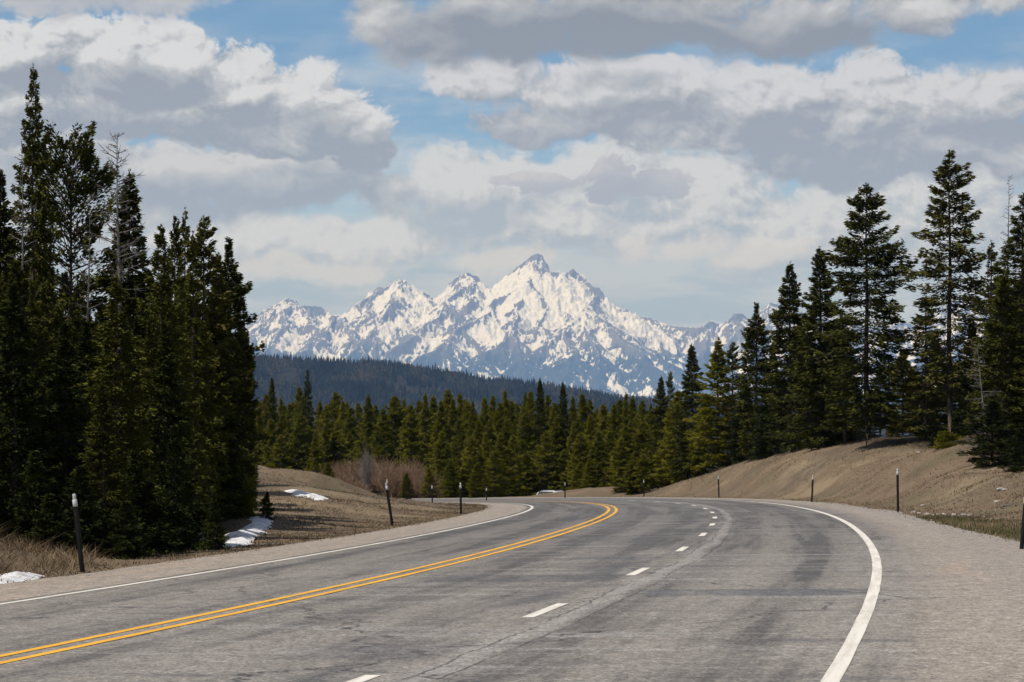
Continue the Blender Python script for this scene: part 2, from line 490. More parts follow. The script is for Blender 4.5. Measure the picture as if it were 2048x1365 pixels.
# ------------------------------------------------------------------ materials of the setting
def mat_ground():
    m, t, b = material('ground_material', 0.95, 0.1)
    tc = t.node('ShaderNodeTexCoord'); p = S(t, tc.outputs['Object'])
    big = t.noise(p, 0.05, 4, 0.6); mid = t.noise(p, 0.55, 5, 0.65); fine = t.noise(p, 9.0, 4, 0.7)
    strand = t.noise(t.vmath('MULTIPLY', p, (6.0, 1.6, 3.0)), 2.2, 4, 0.7)
    c = t.ramp((mid * 0.55 + fine * 0.3 + strand * 0.18 - 0.01).clamp(), [(0.2, (.055, .038, .025)), (0.42, (.110, .080, .053)), (0.6, (.165, .123, .083)), (0.85, (.236, .184, .128))])
    green = t.smooth(t.noise(p, 0.22, 4, 0.6) + (fine - 0.5) * 0.3, 0.52, 0.68, 0.0, 0.45)
    c = t.mix(green, c, (.075, .076, .040))
    c = t.mix(t.smooth(big, 0.52, 0.70, 0.0, 0.65), c, (.092, .076, .058))
    c = t.mix(t.smooth(t.noise(p, 0.13, 5, 0.65), 0.54, 0.66, 0.0, 0.7), c, (.215, .168, .108))
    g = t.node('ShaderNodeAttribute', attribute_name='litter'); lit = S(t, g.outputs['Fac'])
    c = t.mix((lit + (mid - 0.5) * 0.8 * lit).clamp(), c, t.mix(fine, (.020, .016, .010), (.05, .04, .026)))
    t.put(b.inputs['Base Color'], c)
    t.put(b.inputs['Normal'], t.bump(fine * 0.6 + mid, 0.7, 0.12))
    return m

def mat_asphalt():
    m, t, b = material('asphalt_material', 0.85, 0.25)
    uvn = t.node('ShaderNodeUVMap', uv_map='UVMap'); uv = S(t, uvn.outputs[0])
    s, q, _ = t.sep(uv)
    tc = t.node('ShaderNodeTexCoord'); p = S(t, tc.outputs['Object'])
    wob = (t.noise(uv, 0.18, 3, 0.5, dim='2D') - 0.5)
    qq = q + wob * 0.5
    # broad, long streaks along the lanes
    longs = t.noise(t.vec(s * 0.035, q * 1.15), 1.0, 5, 0.62, dim='2D')
    mids = t.noise(t.vec(s * 0.22, q * 2.2), 1.0, 5, 0.65, dim='2D')
    blot = t.noise(uv, 0.42, 5, 0.62, dim='2D')
    agg = t.noise(p, 24.0, 4, 0.85)
    agg3 = t.noise(t.vmath('MULTIPLY', p, (1.0, 0.45, 1.0)), 7.0, 3, 0.7)
    agg2 = t.voronoi(p, 55.0)
    def track(c, w):
        k = (qq - c) / w
        return t.math('EXPONENT', k * k * -1.0)
    tracks = track(-2.75, .55) + track(-1.0, .5) + track(1.0, .6) + track(2.75, .6) + track(4.75, .5) + track(6.45, .55)
    dark = (tracks * t.smooth(s, 8.0, 60.0, 0.35, 0.75) * (longs * 1.1 + 0.05) + t.smooth(longs, 0.46, 0.68, 0.0, .55) + t.smooth(mids, 0.52, 0.75, 0.0, 0.40)
            + t.smooth(s, 30.0, 95.0, 0.0, 0.46)).clamp()
    c = t.mix(dark * 0.92, (.205, .186, .163), (.062, .060, .060))
    c = t.mix(t.smooth(blot, 0.45, 0.75, 0.0, 0.35), c, (.215, .200, .182))
    # pale scuffing, drag marks across the curve
    scuff = t.noise(t.vec(s * 0.9, q * 0.16), 1.0, 5, 0.66, dim='2D')
    c = t.mix(t.smooth(scuff, 0.53, 0.70, 0.0, 0.62) * t.smooth(q, -1.0, 1.0), c, (.235, .225, .215))
    c = t.mix(t.smooth(1.0 - scuff, 0.55, 0.72, 0.0, 0.52) * t.smooth(q, -4.0, 1.0, .25, 1.0), c, (.068, .068, .072))
    # paler joint between the right-hand lanes
    jt = (qq - (O_D + 0.42)) / 0.16
    c = t.mix(t.math('EXPONENT', jt * jt * -1.0) * 0.55, c, (.265, .25, .235))
    # dark binder and a wandering crack on the near side of the joint
    jd = (qq - (O_D - 0.50)) / 0.34
    c = t.mix(t.math('EXPONENT', jd * jd * -1.0) * t.smooth(t.noise(t.vec(s * 0.10, q * 0.8), 1.0, 4, .65, dim='2D'), .38, .60) * 0.85, c, (.074, .073, .074))
    for off_, wv in ((0.30, .5), (0.62, .35), (-3.6, .3)):
        jc = (q + (t.noise(t.vec(s * 0.16, 3.0 + off_), 1.0, 5, .7, dim='2D') - 0.5) * wv - (O_D + off_)).abs()
        c = t.mix(t.smooth(jc, 0.026, 0.008) * t.smooth(blot, .38, .50) * .8, c, (.055, .053, .052))
    # patches of newer, darker binder
    def patch(s0, s1, q0, q1, soft, amt, col_, c):
        sw = s + (mids - 0.5) * 0.9 + (q * 0.0)
        k = t.smooth(sw, s0, s0 + soft) * t.smooth(sw, s1, s1 - soft) * t.smooth(q, q0, q0 + .6) * t.smooth(q, q1, q1 - .25)
        return t.mix(k * amt * t.smooth(mids, 0.25, 0.55, 0.35, 1.0), c, col_)
    c = patch(43.0, 46.5, 0.45, 3.9, 0.7, 0.75, (.078, .076, .078), c)
    c = patch(38.6, 40.9, 4.2, 7.75, 0.4, 0.72, (.085, .087, .092), c)
    c = patch(53.0, 55.5, 1.6, 3.8, 0.8, 0.6, (.075, .076, .080), c)
    c = patch(62.0, 72.0, 0.6, 3.2, 2.0, 0.5, (.075, .075, .078), c)
    c = patch(33.4, 33.9, -2.5, -1.7, 0.15, 0.8, (.05, .05, .052), c)
    c = patch(36.0, 36.4, -2.2, -1.3, 0.15, 0.8, (.05, .05, .052), c)
    c = patch(26.0, 30.0, 2.3, 4.1, 1.2, 0.55, (.082, .080, .082), c)
    # cracks
    cw = t.vmath('ADD', uv, t.vmath('SCALE', t.vmath('SUBTRACT', t.noise(uv, 0.7, 4, 0.6, dim='2D', color=True), (.5, .5, .5)), scale=1.6))
    ck = t.voronoi(t.vmath('MULTIPLY', cw, (0.055, 0.16, 1.0)), 1.0, dim='2D', feature='DISTANCE_TO_EDGE')
    c = t.mix(t.smooth(ck, 0.0060, 0.0020, 0.0, 0.85) * t.smooth(blot, 0.36, 0.50), c, (.045, .044, .045))
    # shoulders
    edge_n = (mids - 0.5) * 0.35 + (blot - 0.5) * 0.3
    sr = t.smooth(q + edge_n, O_RW + 0.15, O_RW + 1.5)
    sl = t.smooth(q + edge_n * 0.4, O_LW - 0.18, O_LW - 0.30)
    gr = t.mix(t.smooth(t.noise(uv, 1.6, 5, 0.7, dim='2D'), 0.35, 0.7), (.235, .202, .168), (.300, .254, .206))
    gr = t.mix(t.smooth(t.noise(t.vec(s * 0.12, q * 1.3), 1.0, 4, 0.6, dim='2D'), 0.52, 0.72, 0.0, 0.45), gr, (.33, .245, .185))
    gr = t.mix(t.smooth(q + edge_n * 2.0, O_RS - 2.0, O_RS - 0.2, 0.0, 0.5), gr, (.20, .187, .172))
    c = t.mix((sr * 0.92 + sl * 0.85).clamp(), c, gr)
    c = t.mix(t.smooth(q + edge_n * 0.3, O_LW - 0.32, O_LW - 0.16) * t.smooth(q, O_LW + 0.02, O_LW - 0.14) * 0.5, c, (.075, .075, .078))
    # aggregate speckle
    spk = t.smooth(agg, 0.30, 0.70, 0.22, 1.80) * t.smooth(agg3, 0.3, 0.7, 0.80, 1.20)
    c = t.mix(1.0, c, t.vec(spk, spk, spk), 'MULTIPLY')
    c = t.mix(t.smooth(agg2, 0.16, 0.05, 0.0, 0.45), c, (.42, .39, .35))
    t.put(b.inputs['Base Color'], c)
    t.put(b.inputs['Normal'], t.bump(agg + agg2 * 0.4, 0.55, 0.008))
    t.put(b.inputs['Roughness'], t.smooth(longs, 0.3, 0.7, 0.72, 0.92))
    return m

def mat_paint(name, col1, col2, wear):
    m, t, b = material(name, 0.75, 0.3)
    uvn = t.node('ShaderNodeUVMap', uv_map='UVMap'); uv = S(t, uvn.outputs[0])
    tc = t.node('ShaderNodeTexCoord'); p = S(t, tc.outputs['Object'])
    n = t.noise(p, 22.0, 4, 0.75); n2 = t.noise(uv, 0.55, 4, 0.65, dim='2D')
    s, q, _ = t.sep(uv)
    c = t.mix(t.smooth(t.noise(t.vec(s * 0.5, q * 9.0), 1.0, 4, 0.65, dim='2D'), 0.35, 0.7), col1, col2)
    c = t.mix(t.smooth(n * 0.6 + n2 * 0.55, wear, wear + 0.10, 0.0, 0.85), c, (.15, .142, .13))
    t.put(b.inputs['Base Color'], c)
    t.put(b.inputs['Normal'], t.bump(n, 0.3, 0.006))
    return m

# ------------------------------------------------------------------ ground sheet
def build_ground():
    gx = np.concatenate([-np.geomspace(11800, 152, 24), np.arange(-150, -72, 3.0), np.arange(-72, 72, 0.75), np.arange(72, 151, 3.0), np.geomspace(152, 11800, 24)])
    gy = np.concatenate([-np.geomspace(1500, 64, 8), np.arange(-60, 16, 3.0), np.arange(16, 180, 0.75), np.arange(180, 430, 1.5), np.geomspace(432, 45500, 40)])
    X, Y = np.meshgrid(gx, gy)
    Z = terrain(X, Y)
    nx, ny = len(gx), len(gy)
    v = np.stack([X, Y, Z], -1).reshape(-1, 3)
    i = np.arange(nx * ny).reshape(ny, nx)
    f = np.stack([i[:-1, :-1], i[:-1, 1:], i[1:, 1:], i[1:, :-1]], -1).reshape(-1, 4)
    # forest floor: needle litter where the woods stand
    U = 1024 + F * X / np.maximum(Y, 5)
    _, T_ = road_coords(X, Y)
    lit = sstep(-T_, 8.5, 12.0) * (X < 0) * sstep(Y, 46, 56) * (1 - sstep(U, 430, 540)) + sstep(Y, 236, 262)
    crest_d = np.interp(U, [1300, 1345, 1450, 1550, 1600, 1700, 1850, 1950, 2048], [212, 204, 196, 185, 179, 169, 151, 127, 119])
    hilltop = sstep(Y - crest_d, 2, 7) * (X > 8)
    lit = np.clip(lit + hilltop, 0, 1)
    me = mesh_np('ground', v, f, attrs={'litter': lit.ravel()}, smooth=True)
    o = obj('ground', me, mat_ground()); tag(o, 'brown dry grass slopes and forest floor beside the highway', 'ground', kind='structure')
build_ground()

# ------------------------------------------------------------------ road and its painted lines
def strip(name, s, ta, tb, lift, mat, parent, n_t=2):
    s = np.asarray(s, float)
    tt = np.linspace(0, 1, n_t)
    ta = np.broadcast_to(ta, s.shape); tb = np.broadcast_to(tb, s.shape)
    T_ = ta[:, None] * (1 - tt) + tb[:, None] * tt
    Sg = np.repeat(s[:, None], n_t, 1)
    v = road_at(Sg, T_, lift).reshape(-1, 3)
    i = np.arange(len(s) * n_t).reshape(len(s), n_t)
    f = np.stack([i[:-1, :-1], i[:-1, 1:], i[1:, 1:], i[1:, :-1]], -1).reshape(-1, 4)
    uv = np.stack([Sg, T_], -1).reshape(-1, 2)
    return obj(name, mesh_np(name, v, f, smooth=True, uv=uv), mat, parent)

_rng = np.random.RandomState(3)
_ss = np.arange(-56, 331, 1.0)
def _ragged(n, amp, sc): return fbm(np.arange(n) * sc, np.full(n, 3.7), 4) * amp
road = strip('road', _ss, O_LS + _ragged(len(_ss), .10, .31), ors(_ss) + _ragged(len(_ss), .30, .13), 0.0, mat_asphalt(), None, 28)
tag(road, 'grey two-way highway with gravelly shoulders curving left over a crest', 'road', kind='structure')
M_yel = mat_paint('yellow_paint', (.68, .355, .024), (.55, .28, .022), 0.67)
M_wht = mat_paint('white_paint', (.62, .59, .53), (.50, .465, .41), 0.65)
def wob(n, k): return fbm(np.arange(n) * 0.21, np.full(n, k * 7.7), 3) * 0.006
for k, c in enumerate((-0.155, 0.155)):
    strip('yellow_line', _ss, c - .058 + wob(len(_ss), k), c + .058 + wob(len(_ss), k + 9), 0.005, M_yel, road)
_sl = np.arange(-56, 331, 0.5)
strip('edge_line', _sl, O_LW - .06 + wob(len(_sl), 4), O_LW + .06 + wob(len(_sl), 5), 0.005, M_wht, road)
strip('edge_line', _sl, O_RW - .076 + wob(len(_sl), 6), O_RW + .076 + wob(len(_sl), 7), 0.005, M_wht, road)
for k in range(-4, 16):
    c = 35.2 + 12.0 * (k - 1) if k < 6 else 95.0 + 12.1 * (k - 6)
    s = np.linspace(c - 1.6, c + 1.6, 9)
    strip('lane_dash', s, O_D - .072 + wob(9, k), O_D + .072 + wob(9, k + 40), 0.005, M_wht, road)

# ------------------------------------------------------------------ the snowy range, 41 km away
def build_mountains():
    km = lambda a: [(u, v, d * 1000.0) for u, v, d in a]
    main = [(330, 735), (400, 700), (440, 690), (470, 662), (500, 640), (525, 622), (545, 611), (558, 606), (567, 599), (578, 595), (588, 603), (600, 611), (622, 611), (640, 612), (652, 622), (668, 629), (684, 634), (700, 633), (722, 607), (740, 590), (752, 577), (760, 572),
            (770, 576), (783, 568), (791, 564), (800, 557), (808, 567), (820, 571), (845, 582), (872, 598), (886, 591), (898, 574), (910, 557), (922, 549), (935, 544), (946, 549), (955, 551), (962, 563), (972, 572), (984, 585), (992, 572), (1000, 562),
            (1012, 553), (1022, 545), (1036, 532), (1050, 522), (1064, 511), (1075, 506), (1083, 512), (1090, 524), (1096, 536), (1099, 546), (1106, 549), (1113, 552), (1120, 548), (1127, 553), (1133, 546), (1140, 541), (1146, 537), (1153, 545), (1160, 550),
            (1170, 559), (1179, 568), (1190, 571), (1198, 579), (1205, 592), (1213, 606), (1221, 615), (1232, 622), (1250, 624), (1262, 632), (1282, 633), (1300, 633), (1312, 641), (1340, 651), (1370, 653), (1400, 656), (1412, 646), (1422, 640), (1438, 652), (1456, 640), (1470, 625),
            (1484, 627), (1492, 634), (1502, 640), (1515, 626), (1530, 612), (1545, 604), (1575, 612), (1600, 622), (1650, 634), (1700, 640), (1740, 652), (1780, 650), (1800, 641), (1830, 651), (1860, 640), (1890, 618), (1915, 602), (1935, 594), (1952, 604), (1985, 620), (2048, 640), (2150, 660), (2300, 690)]
    ridges = [[(u, v, 41.0 + 0.25 * math.sin(u * 0.021)) for u, v in main],
        [(1198, 579, 40.9), (1190, 600, 40.1), (1173, 621, 39.2)],
        [(1173, 621, 39.2), (1142, 640, 38.9), (1110, 672, 38.5), (1050, 715, 38.0), (1000, 750, 37.4), (955, 790, 36.9)],
        [(1173, 621, 39.2), (1215, 652, 38.7), (1262, 692, 38.2), (1310, 732, 37.6), (1352, 772, 37.0)],
        [(1173, 621, 39.2), (1183, 668, 38.4), (1192, 720, 37.6), (1200, 780, 36.8)],
        [(1183, 668, 38.4), (1150, 710, 37.7), (1120, 760, 37.0)],
        [(1050, 560, 40.4), (1035, 610, 39.7), (1025, 659, 38.9)],
        [(1025, 659, 38.9), (985, 697, 38.4), (940, 730, 37.8), (885, 780, 37.0)],
        [(1025, 659, 38.9), (1040, 700, 38.3), (1046, 740, 37.5), (1050, 785, 36.9)],
        [(984, 585, 41.0), (990, 612, 40.1), (965, 632, 39.4), (930, 652, 39.0), (880, 686, 38.4), (820, 730, 37.7), (762, 780, 37.0)],
        [(935, 545, 41.0), (940, 590, 40.3), (930, 625, 39.8), (905, 650, 39.3)],
        [(935, 545, 41.0), (905, 590, 40.3), (860, 640, 39.6), (820, 672, 39.0), (770, 715, 38.2), (715, 775, 37.2)],
        [(800, 557, 41.0), (790, 596, 40.2), (760, 640, 39.5), (722, 682, 38.8), (690, 722, 38.0), (662, 775, 37.2)],
        [(760, 572, 41.0), (735, 610, 40.3), (720, 650, 39.7)],
        [(680, 617, 40.4), (657, 655, 39.5), (617, 690, 38.7), (580, 733, 37.9), (560, 780, 37.2)],
        [(690, 632, 40.0), (716, 682, 39.0), (742, 735, 38.0)],
        [(578, 595, 41.0), (570, 640, 40.0), (540, 692, 39.0), (510, 745, 38.0)],
        [(578, 595, 41.0), (615, 640, 40.2), (640, 660, 39.8)], [(545, 611, 41.0), (510, 665, 39.9), (480, 720, 38.7)],
        [(1075, 506, 41.05), (1062, 560, 40.4), (1088, 602, 39.8), (1086, 652, 39.2)], [(1022, 545, 41.0), (1005, 590, 40.3)],
        [(1146, 537, 41.0), (1136, 592, 40.2), (1130, 640, 39.5)], [(1113, 552, 41.0), (1108, 600, 40.2)],
        [(1179, 568, 41.0), (1168, 600, 40.3)],
        [(1213, 606, 41.0), (1240, 650, 40.2), (1290, 692, 39.3), (1340, 732, 38.3), (1372, 765, 37.5)],
        [(1300, 633, 42.0), (1275, 646, 40.8), (1300, 672, 40.2), (1335, 700, 39.6)],
        [(1312, 641, 41.4), (1350, 690, 40.4), (1395, 735, 39.2)],
        [(1422, 640, 41.0), (1415, 690, 40.0), (1400, 740, 38.8)], [(1470, 625, 41.0), (1455, 680, 40.0), (1440, 730, 39.0), (1415, 775, 38.0)],
        [(1545, 604, 41.0), (1525, 680, 39.8), (1500, 752, 38.5)], [(1700, 640, 41), (1690, 710, 39.5), (1670, 770, 38.2)], [(1800, 641, 41.0), (1782, 700, 39.8), (1762, 770, 38.0)],
        [(1935, 594, 41.0), (1920, 662, 40.0), (1900, 742, 38.5)], [(1890, 618, 41.0), (1850, 690, 39.6), (1830, 760, 38.2)]]
    xs = np.arange(-4950, 8300, 12.0)
    ys = np.concatenate([np.arange(36200, 40000, 22.0), np.arange(40000, 41400, 15.0), np.arange(41400, 43300, 80.0)])
    X, Y = np.meshgrid(xs, ys)
    # domain warp so that the crests wander
    wx = X + fbm(X / 420., Y / 420., 3) * 70; wy = Y + fbm(X / 420. + 40, Y / 420. + 9, 3) * 80
    Z = np.full(X.shape, -400.0); D0 = np.full(X.shape, 1e9)
    def lay(a, b, s1, w1, s2, pad, warp):
        x0, x1 = np.searchsorted(xs, [min(a[0], b[0]) - pad, max(a[0], b[0]) + pad])
        y0, y1 = np.searchsorted(ys, [min(a[1], b[1]) - pad, max(a[1], b[1]) + pad])
        if x1 <= x0 or y1 <= y0: return
        sl = (slice(y0, y1), slice(x0, x1))
        px, py = (wx[sl], wy[sl]) if warp else (X[sl], Y[sl])
        ab = b - a; L2 = ab[0] ** 2 + ab[1] ** 2 + 1e-6
        t = np.clip(((px - a[0]) * ab[0] + (py - a[1]) * ab[1]) / L2, 0, 1)
        d = np.hypot(px - a[0] - t * ab[0], py - a[1] - t * ab[1])
        z = a[2] + t * ab[2] - np.where(d < w1, s1 * d, s1 * w1 + (d - w1) * s2)
        up = z > Z[sl]
        D0[sl] = np.where(up, d, D0[sl]); Z[sl] = np.where(up, z, Z[sl])
    rg = np.random.RandomState(12)
    spurs = []
    for ri, rd in enumerate(ridges):
        P = np.array([W(*p) for p in km(rd)])
        for a, b in zip(P[:-1], P[1:]):
            if ri == 0: lay(a, b, 1.35, 240, 0.85, 3400, False)
            else: lay(a, b, 1.05, 150, 0.70, 3000, True)
            L = np.linalg.norm(b - a); n = max(1, int(rg.poisson(L / (120.0 if ri else 80.0))))
            for k in range(n):
                t = rg.rand(); o = a + (b - a) * t
                az = np.arctan2(-1.0, rg.normal(0, 1.0)) if ri == 0 else np.arctan2(b[1] - a[1], b[0] - a[0]) + rg.choice([-1, 1]) * rg.uniform(.6, 1.25)
                spurs.append((o, az, rg.uniform(260, 900) if ri == 0 else rg.uniform(180, 620), 1))
    while spurs:
        o, az, L, lvl = spurs.pop()
        p = o + np.array([0, 0, -6.0]); step = L / 3; drop = rg.uniform(.55, .95)
        for k in range(3):
            az += rg.normal(0, .22)
            q = p + np.array([math.cos(az) * step, math.sin(az) * step, -step * drop * rg.uniform(.6, 1.3)])
            lay(p, q, 1.15 if lvl == 1 else 1.2, 60, 0.8, 700 if lvl == 1 else 320, True)
            if lvl == 1 and rg.rand() < .75:
                spurs.append((q, az + rg.choice([-1, 1]) * rg.uniform(.5, 1.1), L * .42, 2))
            p = q
    gy0, gx0 = np.gradient(Z, ys, xs); slope0 = np.hypot(gx0, gy0)
    hgt = np.clip((Z + 150) / 1200, 0, 1)
    k = sstep(D0, 5, 70)
    # no spur may stand above the crest behind it
    su, sv = np.array([a for a, _ in main]), np.array([b for _, b in main])
    crest = (HOR - np.interp(1024 + F * X / 41000., su, sv)) / F * 41000.
    jag = fbm(X / 55., Y / 700., 3) * 9
    Z = np.minimum(Z, crest + jag - np.clip((40950 - Y) / 700., 0, 1) * 25)
    Z = Z + (ridged(wx / 330., wy / 420., 5, 0.55) - 1.0) * 60 * k * (0.3 + .7 * hgt) + (ridged(X / 80., Y / 110., 4, .55) - 1.0) * 22 * (0.35 + k) * (0.3 + .7 * hgt)
    Z = np.maximum(Z, -150 + fbm(X / 900., Y / 900., 3) * 20)
    gy_, gx_ = np.gradient(Z, ys, xs)
    slope = 0.72 * slope0 + 0.28 * np.hypot(gx_, gy_)
    # where the snow lies: hollows and gentle ground keep it; crests, steep rock and the lower woods shed it
    fine = fbm(X / 45., Y / 60. + Z / 50., 4, .62); mid = fbm(X / 420., Z / 330. + Y / 900., 3)
    streak = fbm(X / 38. + (Z / 60.) * np.sign(gx_) * .55, Z / 260., 3, .6)
    alt = (Z - 650) / 760.0
    hollow = np.clip(D0 / 130.0, 0, 1.0)
    snow = 0.64 * np.clip(alt, -0.78, 0.50) + 1.05 * (hollow - 0.36) - 0.85 * np.clip(slope - 0.82, -.6, 1.2) + 0.34 * fine + 0.26 * mid + 0.55 * streak * (1 - np.clip(alt, -.2, .8)) - 0.03
    # the named snowfields, cirques and bare buttresses of the range
    pu = 1024 + F * X / Y; pv = HOR - F * Z / Y
    wu, wv = fbm(X / 240., Z / 200., 3) * 14, fbm(X / 260. + 7, Z / 220., 3) * 9
    for (cu, cv, ru, rv, am) in ((990, 662, 48, 24, .8), (1075, 690, 48, 18, .6), (1052, 590, 36, 30, .25), (1080, 640, 50, 30, .35), (1120, 620, 38, 24, .3), (842, 588, 40, 18, .7), (826, 625, 26, 22, .6),
                                 (770, 645, 40, 12, .4), (880, 650, 50, 11, .35), (935, 558, 16, 10, .3), (600, 690, 24, 26, .4), (560, 636, 30, 24, .25), (652, 650, 20, 12, .45), (1160, 650, 42, 15, .5), (1330, 650, 32, 12, .5),
                                 (1385, 664, 40, 8, .35), (1262, 630, 22, 6, .4), (1020, 570, 16, 16, .2), (720, 640, 22, 16, .3), (1135, 570, 14, 16, .3),
                                 (1089, 530, 11, 24, -.8), (1074, 511, 8, 6, -.6), (1147, 545, 12, 9, -.6), (943, 605, 14, 18, -.45), (906, 572, 10, 15, -.5), (922, 636, 26, 22, -.65), (780, 602, 15, 14, -.5), (1086, 560, 11, 24, -.45), (1110, 575, 11, 20, -.5), (1196, 600, 17, 30, -.4), (1040, 612, 18, 11, -.5),
                                 (1005, 716, 42, 24, -.7), (1027, 690, 24, 22, -.7), (860, 722, 60, 30, -.45), (958, 692, 30, 14, -.6), (640, 702, 30, 30, -.4), (700, 732, 60, 26, -.35), (1060, 745, 50, 24, -.5), (1255, 742, 40, 30, -.45),
                                 (1330, 712, 30, 20, -.4), (1400, 704, 30, 30, -.4), (800, 692, 60, 20, -.35), (740, 610, 16, 22, -.3), (580, 640, 20, 20, -.25), (1150, 745, 50, 22, -.25), (1470, 650, 20, 25, -.3)):
        e = np.hypot((pu + wu - cu) / ru, (pv + wv - cv) / rv)
        snow = snow + am * (.7 if am > 0 else .8) * (1 - sstep(e, .55, 1.25))
    rock = 1 - sstep(snow, -0.10, 0.10)
    v = np.stack([X, Y, Z], -1).reshape(-1, 3)
    nx, ny = len(xs), len(ys)
    i = np.arange(nx * ny).reshape(ny, nx)
    f = np.stack([i[:-1, :-1], i[:-1, 1:], i[1:, 1:], i[1:, :-1]], -1).reshape(-1, 4)
    me = mesh_np('mountains', v, f, attrs={'rock': rock.ravel()}, smooth=False)
    m, t, b = material('snow_and_rock', 0.9, 0.1)
    at = t.node('ShaderNodeAttribute', attribute_name='rock'); r = S(t, at.outputs['Fac'])
    tc = t.node('ShaderNodeTexCoord'); p = S(t, tc.outputs['Object'])
    n = t.noise(p, 0.030, 3, 0.65); n2 = t.noise(p, 0.004, 3, 0.6)
    nf = t.noise(t.vmath('MULTIPLY', p, (1.0, 0.5, 0.55)), 0.065, 4, 0.75)
    k = t.smooth(r + (n - 0.5) * 0.45 + (nf - 0.5) * 1.1, 0.40, 0.60)
    x_, y_, z_ = t.sep(p)
    woods = t.smooth(z_ + (n2 - .5) * 500.0, 620.0, 250.0)
    rockc = t.mix(woods, t.mix(n2, (.085, .080, .080), (.15, .135, .125)), (.030, .036, .030))
    t.put(b.inputs['Normal'], t.bump(t.noise(p, 0.016, 5, 0.62), 0.8, 34.0))
    t.put(b.inputs['Base Color'], t.mix(k, (.56, .56, .56), rockc))
    o = obj('mountains', me, m); tag(o, 'snow covered jagged mountain range on the skyline', 'mountains', kind='structure')
build_mountains()

# ------------------------------------------------------------------ the wooded ridge, some 6.5 km away
def build_ridge():
    sky = [(300, 716), (430, 708), (505, 712), (560, 716), (600, 717), (660, 721), (720, 720), (780, 727), (850, 737), (920, 748), (980, 757), (1010, 752 + 6), (1060, 764), (1120, 775), (1180, 784), (1240, 795), (1300, 801), (1360, 806), (1450, 818), (1700, 832), (2200, 850)]
    su = np.array([a for a, _ in sky]); sv = np.array([b for _, b in sky]) + 9
    D = 6500.0
    def ridge_z(x, y):
        u = 1024 + F * x / 6500.0
        top = (HOR - np.interp(u, su, sv)) / F * D
        q = (y - D) / 1.0
        low = -118.0
        face = np.where(q < 0, np.clip(1 + q / 1500.0, 0, 1), np.clip(1 - q / 2500.0, 0, 1))
        face = face * face * (3 - 2 * face)
        return low + (top - low) * face + fbm(x / 260., y / 260., 4) * 7 * np.clip(np.abs(q) / 120, 0, 1)
    xs = np.arange(-1100, 1500, 20.0); ys = np.concatenate([np.arange(4900, 6700, 20.0), np.arange(6700, 9000, 150.0)])
    X, Y = np.meshgrid(xs, ys); Z = ridge_z(X, Y)
    i = np.arange(X.size).reshape(X.shape)
    f = np.stack([i[:-1, :-1], i[:-1, 1:], i[1:, 1:], i[1:, :-1]], -1).reshape(-1, 4)
    m, t, b = material('ridge_floor', 0.95, 0.05)
    tc = t.node('ShaderNodeTexCoord'); p = S(t, tc.outputs['Object'])
    t.put(b.inputs['Base Color'], t.mix(t.smooth(t.noise(p, .006, 4, .6), .45, .65), (.010, .012, .008), (.030, .026, .018)))
    o = obj('forest_hill', mesh_np('forest_hill', np.stack([X, Y, Z], -1).reshape(-1, 3), f, smooth=True), m)
    tag(o, 'long low hill below the snowy mountains', 'hill', kind='structure')
    # the woods on it: about eighteen thousand conifers of four ragged tiers
    rg = np.random.RandomState(4)
    n = 27000
    y = 6520 - 1500 * rg.rand(n) ** 1.25; u = rg.uniform(250, 1560, n)
    x = (u - 1024) / F * y
    keep = fbm(x / 140., y / 220., 3) > rg.uniform(-.62, -.12, n)
    x, y = x[keep], y[keep]
    # a closer row along the crest
    xc = np.arange(-880, 600, 4.2) + rg.normal(0, 2, len(np.arange(-880, 600, 4.2))); yc = 6505 + rg.normal(0, 14, len(xc))
    x = np.concatenate([x, xc]); y = np.concatenate([y, yc]); n = len(x)
    z = ridge_z(x, y) - 0.5
    H = rg.gamma(9, 1.25, n) + 2.5; Rr = H * rg.uniform(.13, .22, n)
    V, Fc, T_ = [], [], []
    base = 0
    th = np.arange(6) * np.pi / 3
    for k, (z0, z1, r) in enumerate(((.06, .50, 1.0), (.30, .78, .72), (.58, 1.0, .42))):
        rot = rg.rand(n) * 6.28
        rr = Rr[:, None] * r * rg.uniform(.65, 1.2, (n, 6))
        ring = np.stack([x[:, None] + rr * np.cos(th + rot[:, None]), y[:, None] + rr * np.sin(th + rot[:, None]), z[:, None] + H[:, None] * (z0 + rg.uniform(-.05, .05, (n, 6)))], -1)
        tip = np.stack([x, y, z + H * z1], -1)[:, None]
        v = np.concatenate([ring, tip], 1).reshape(-1, 3)
        o_ = (np.arange(n) * 7)[:, None, None]
        f = np.array([[j, (j + 1) % 6, 6] for j in range(6)])[None] + o_ + base
        V.append(v); Fc.append(f.reshape(-1, 3)); base += n * 7
        T_.append(np.repeat(np.clip(rg.normal(.5, .25, n) + fbm(x / 90., y / 150., 2) * .7, 0, 1), 7))
    m, t, b = material('ridge_needles', 0.85, 0.05)
    at = t.node('ShaderNodeAttribute', attribute_name='tint'); k = S(t, at.outputs['Fac'])
    t.put(b.inputs['Base Color'], t.ramp(k, [(0.1, (.005, .007, .005)), (0.6, (.011, .014, .008)), (0.9, (.024, .028, .012)), (1.0, (.045, .036, .022))]))  # needle colour kept very dark in place of a cloud shadow on the hill
    o = obj('ridge_forest', mesh_np('ridge_forest', np.concatenate(V), np.concatenate(Fc), attrs={'tint': np.concatenate(T_)}), m)
    tag(o, 'dark blue conifer forest covering the long hill in the distance', 'forest', kind='stuff')
build_ridge()


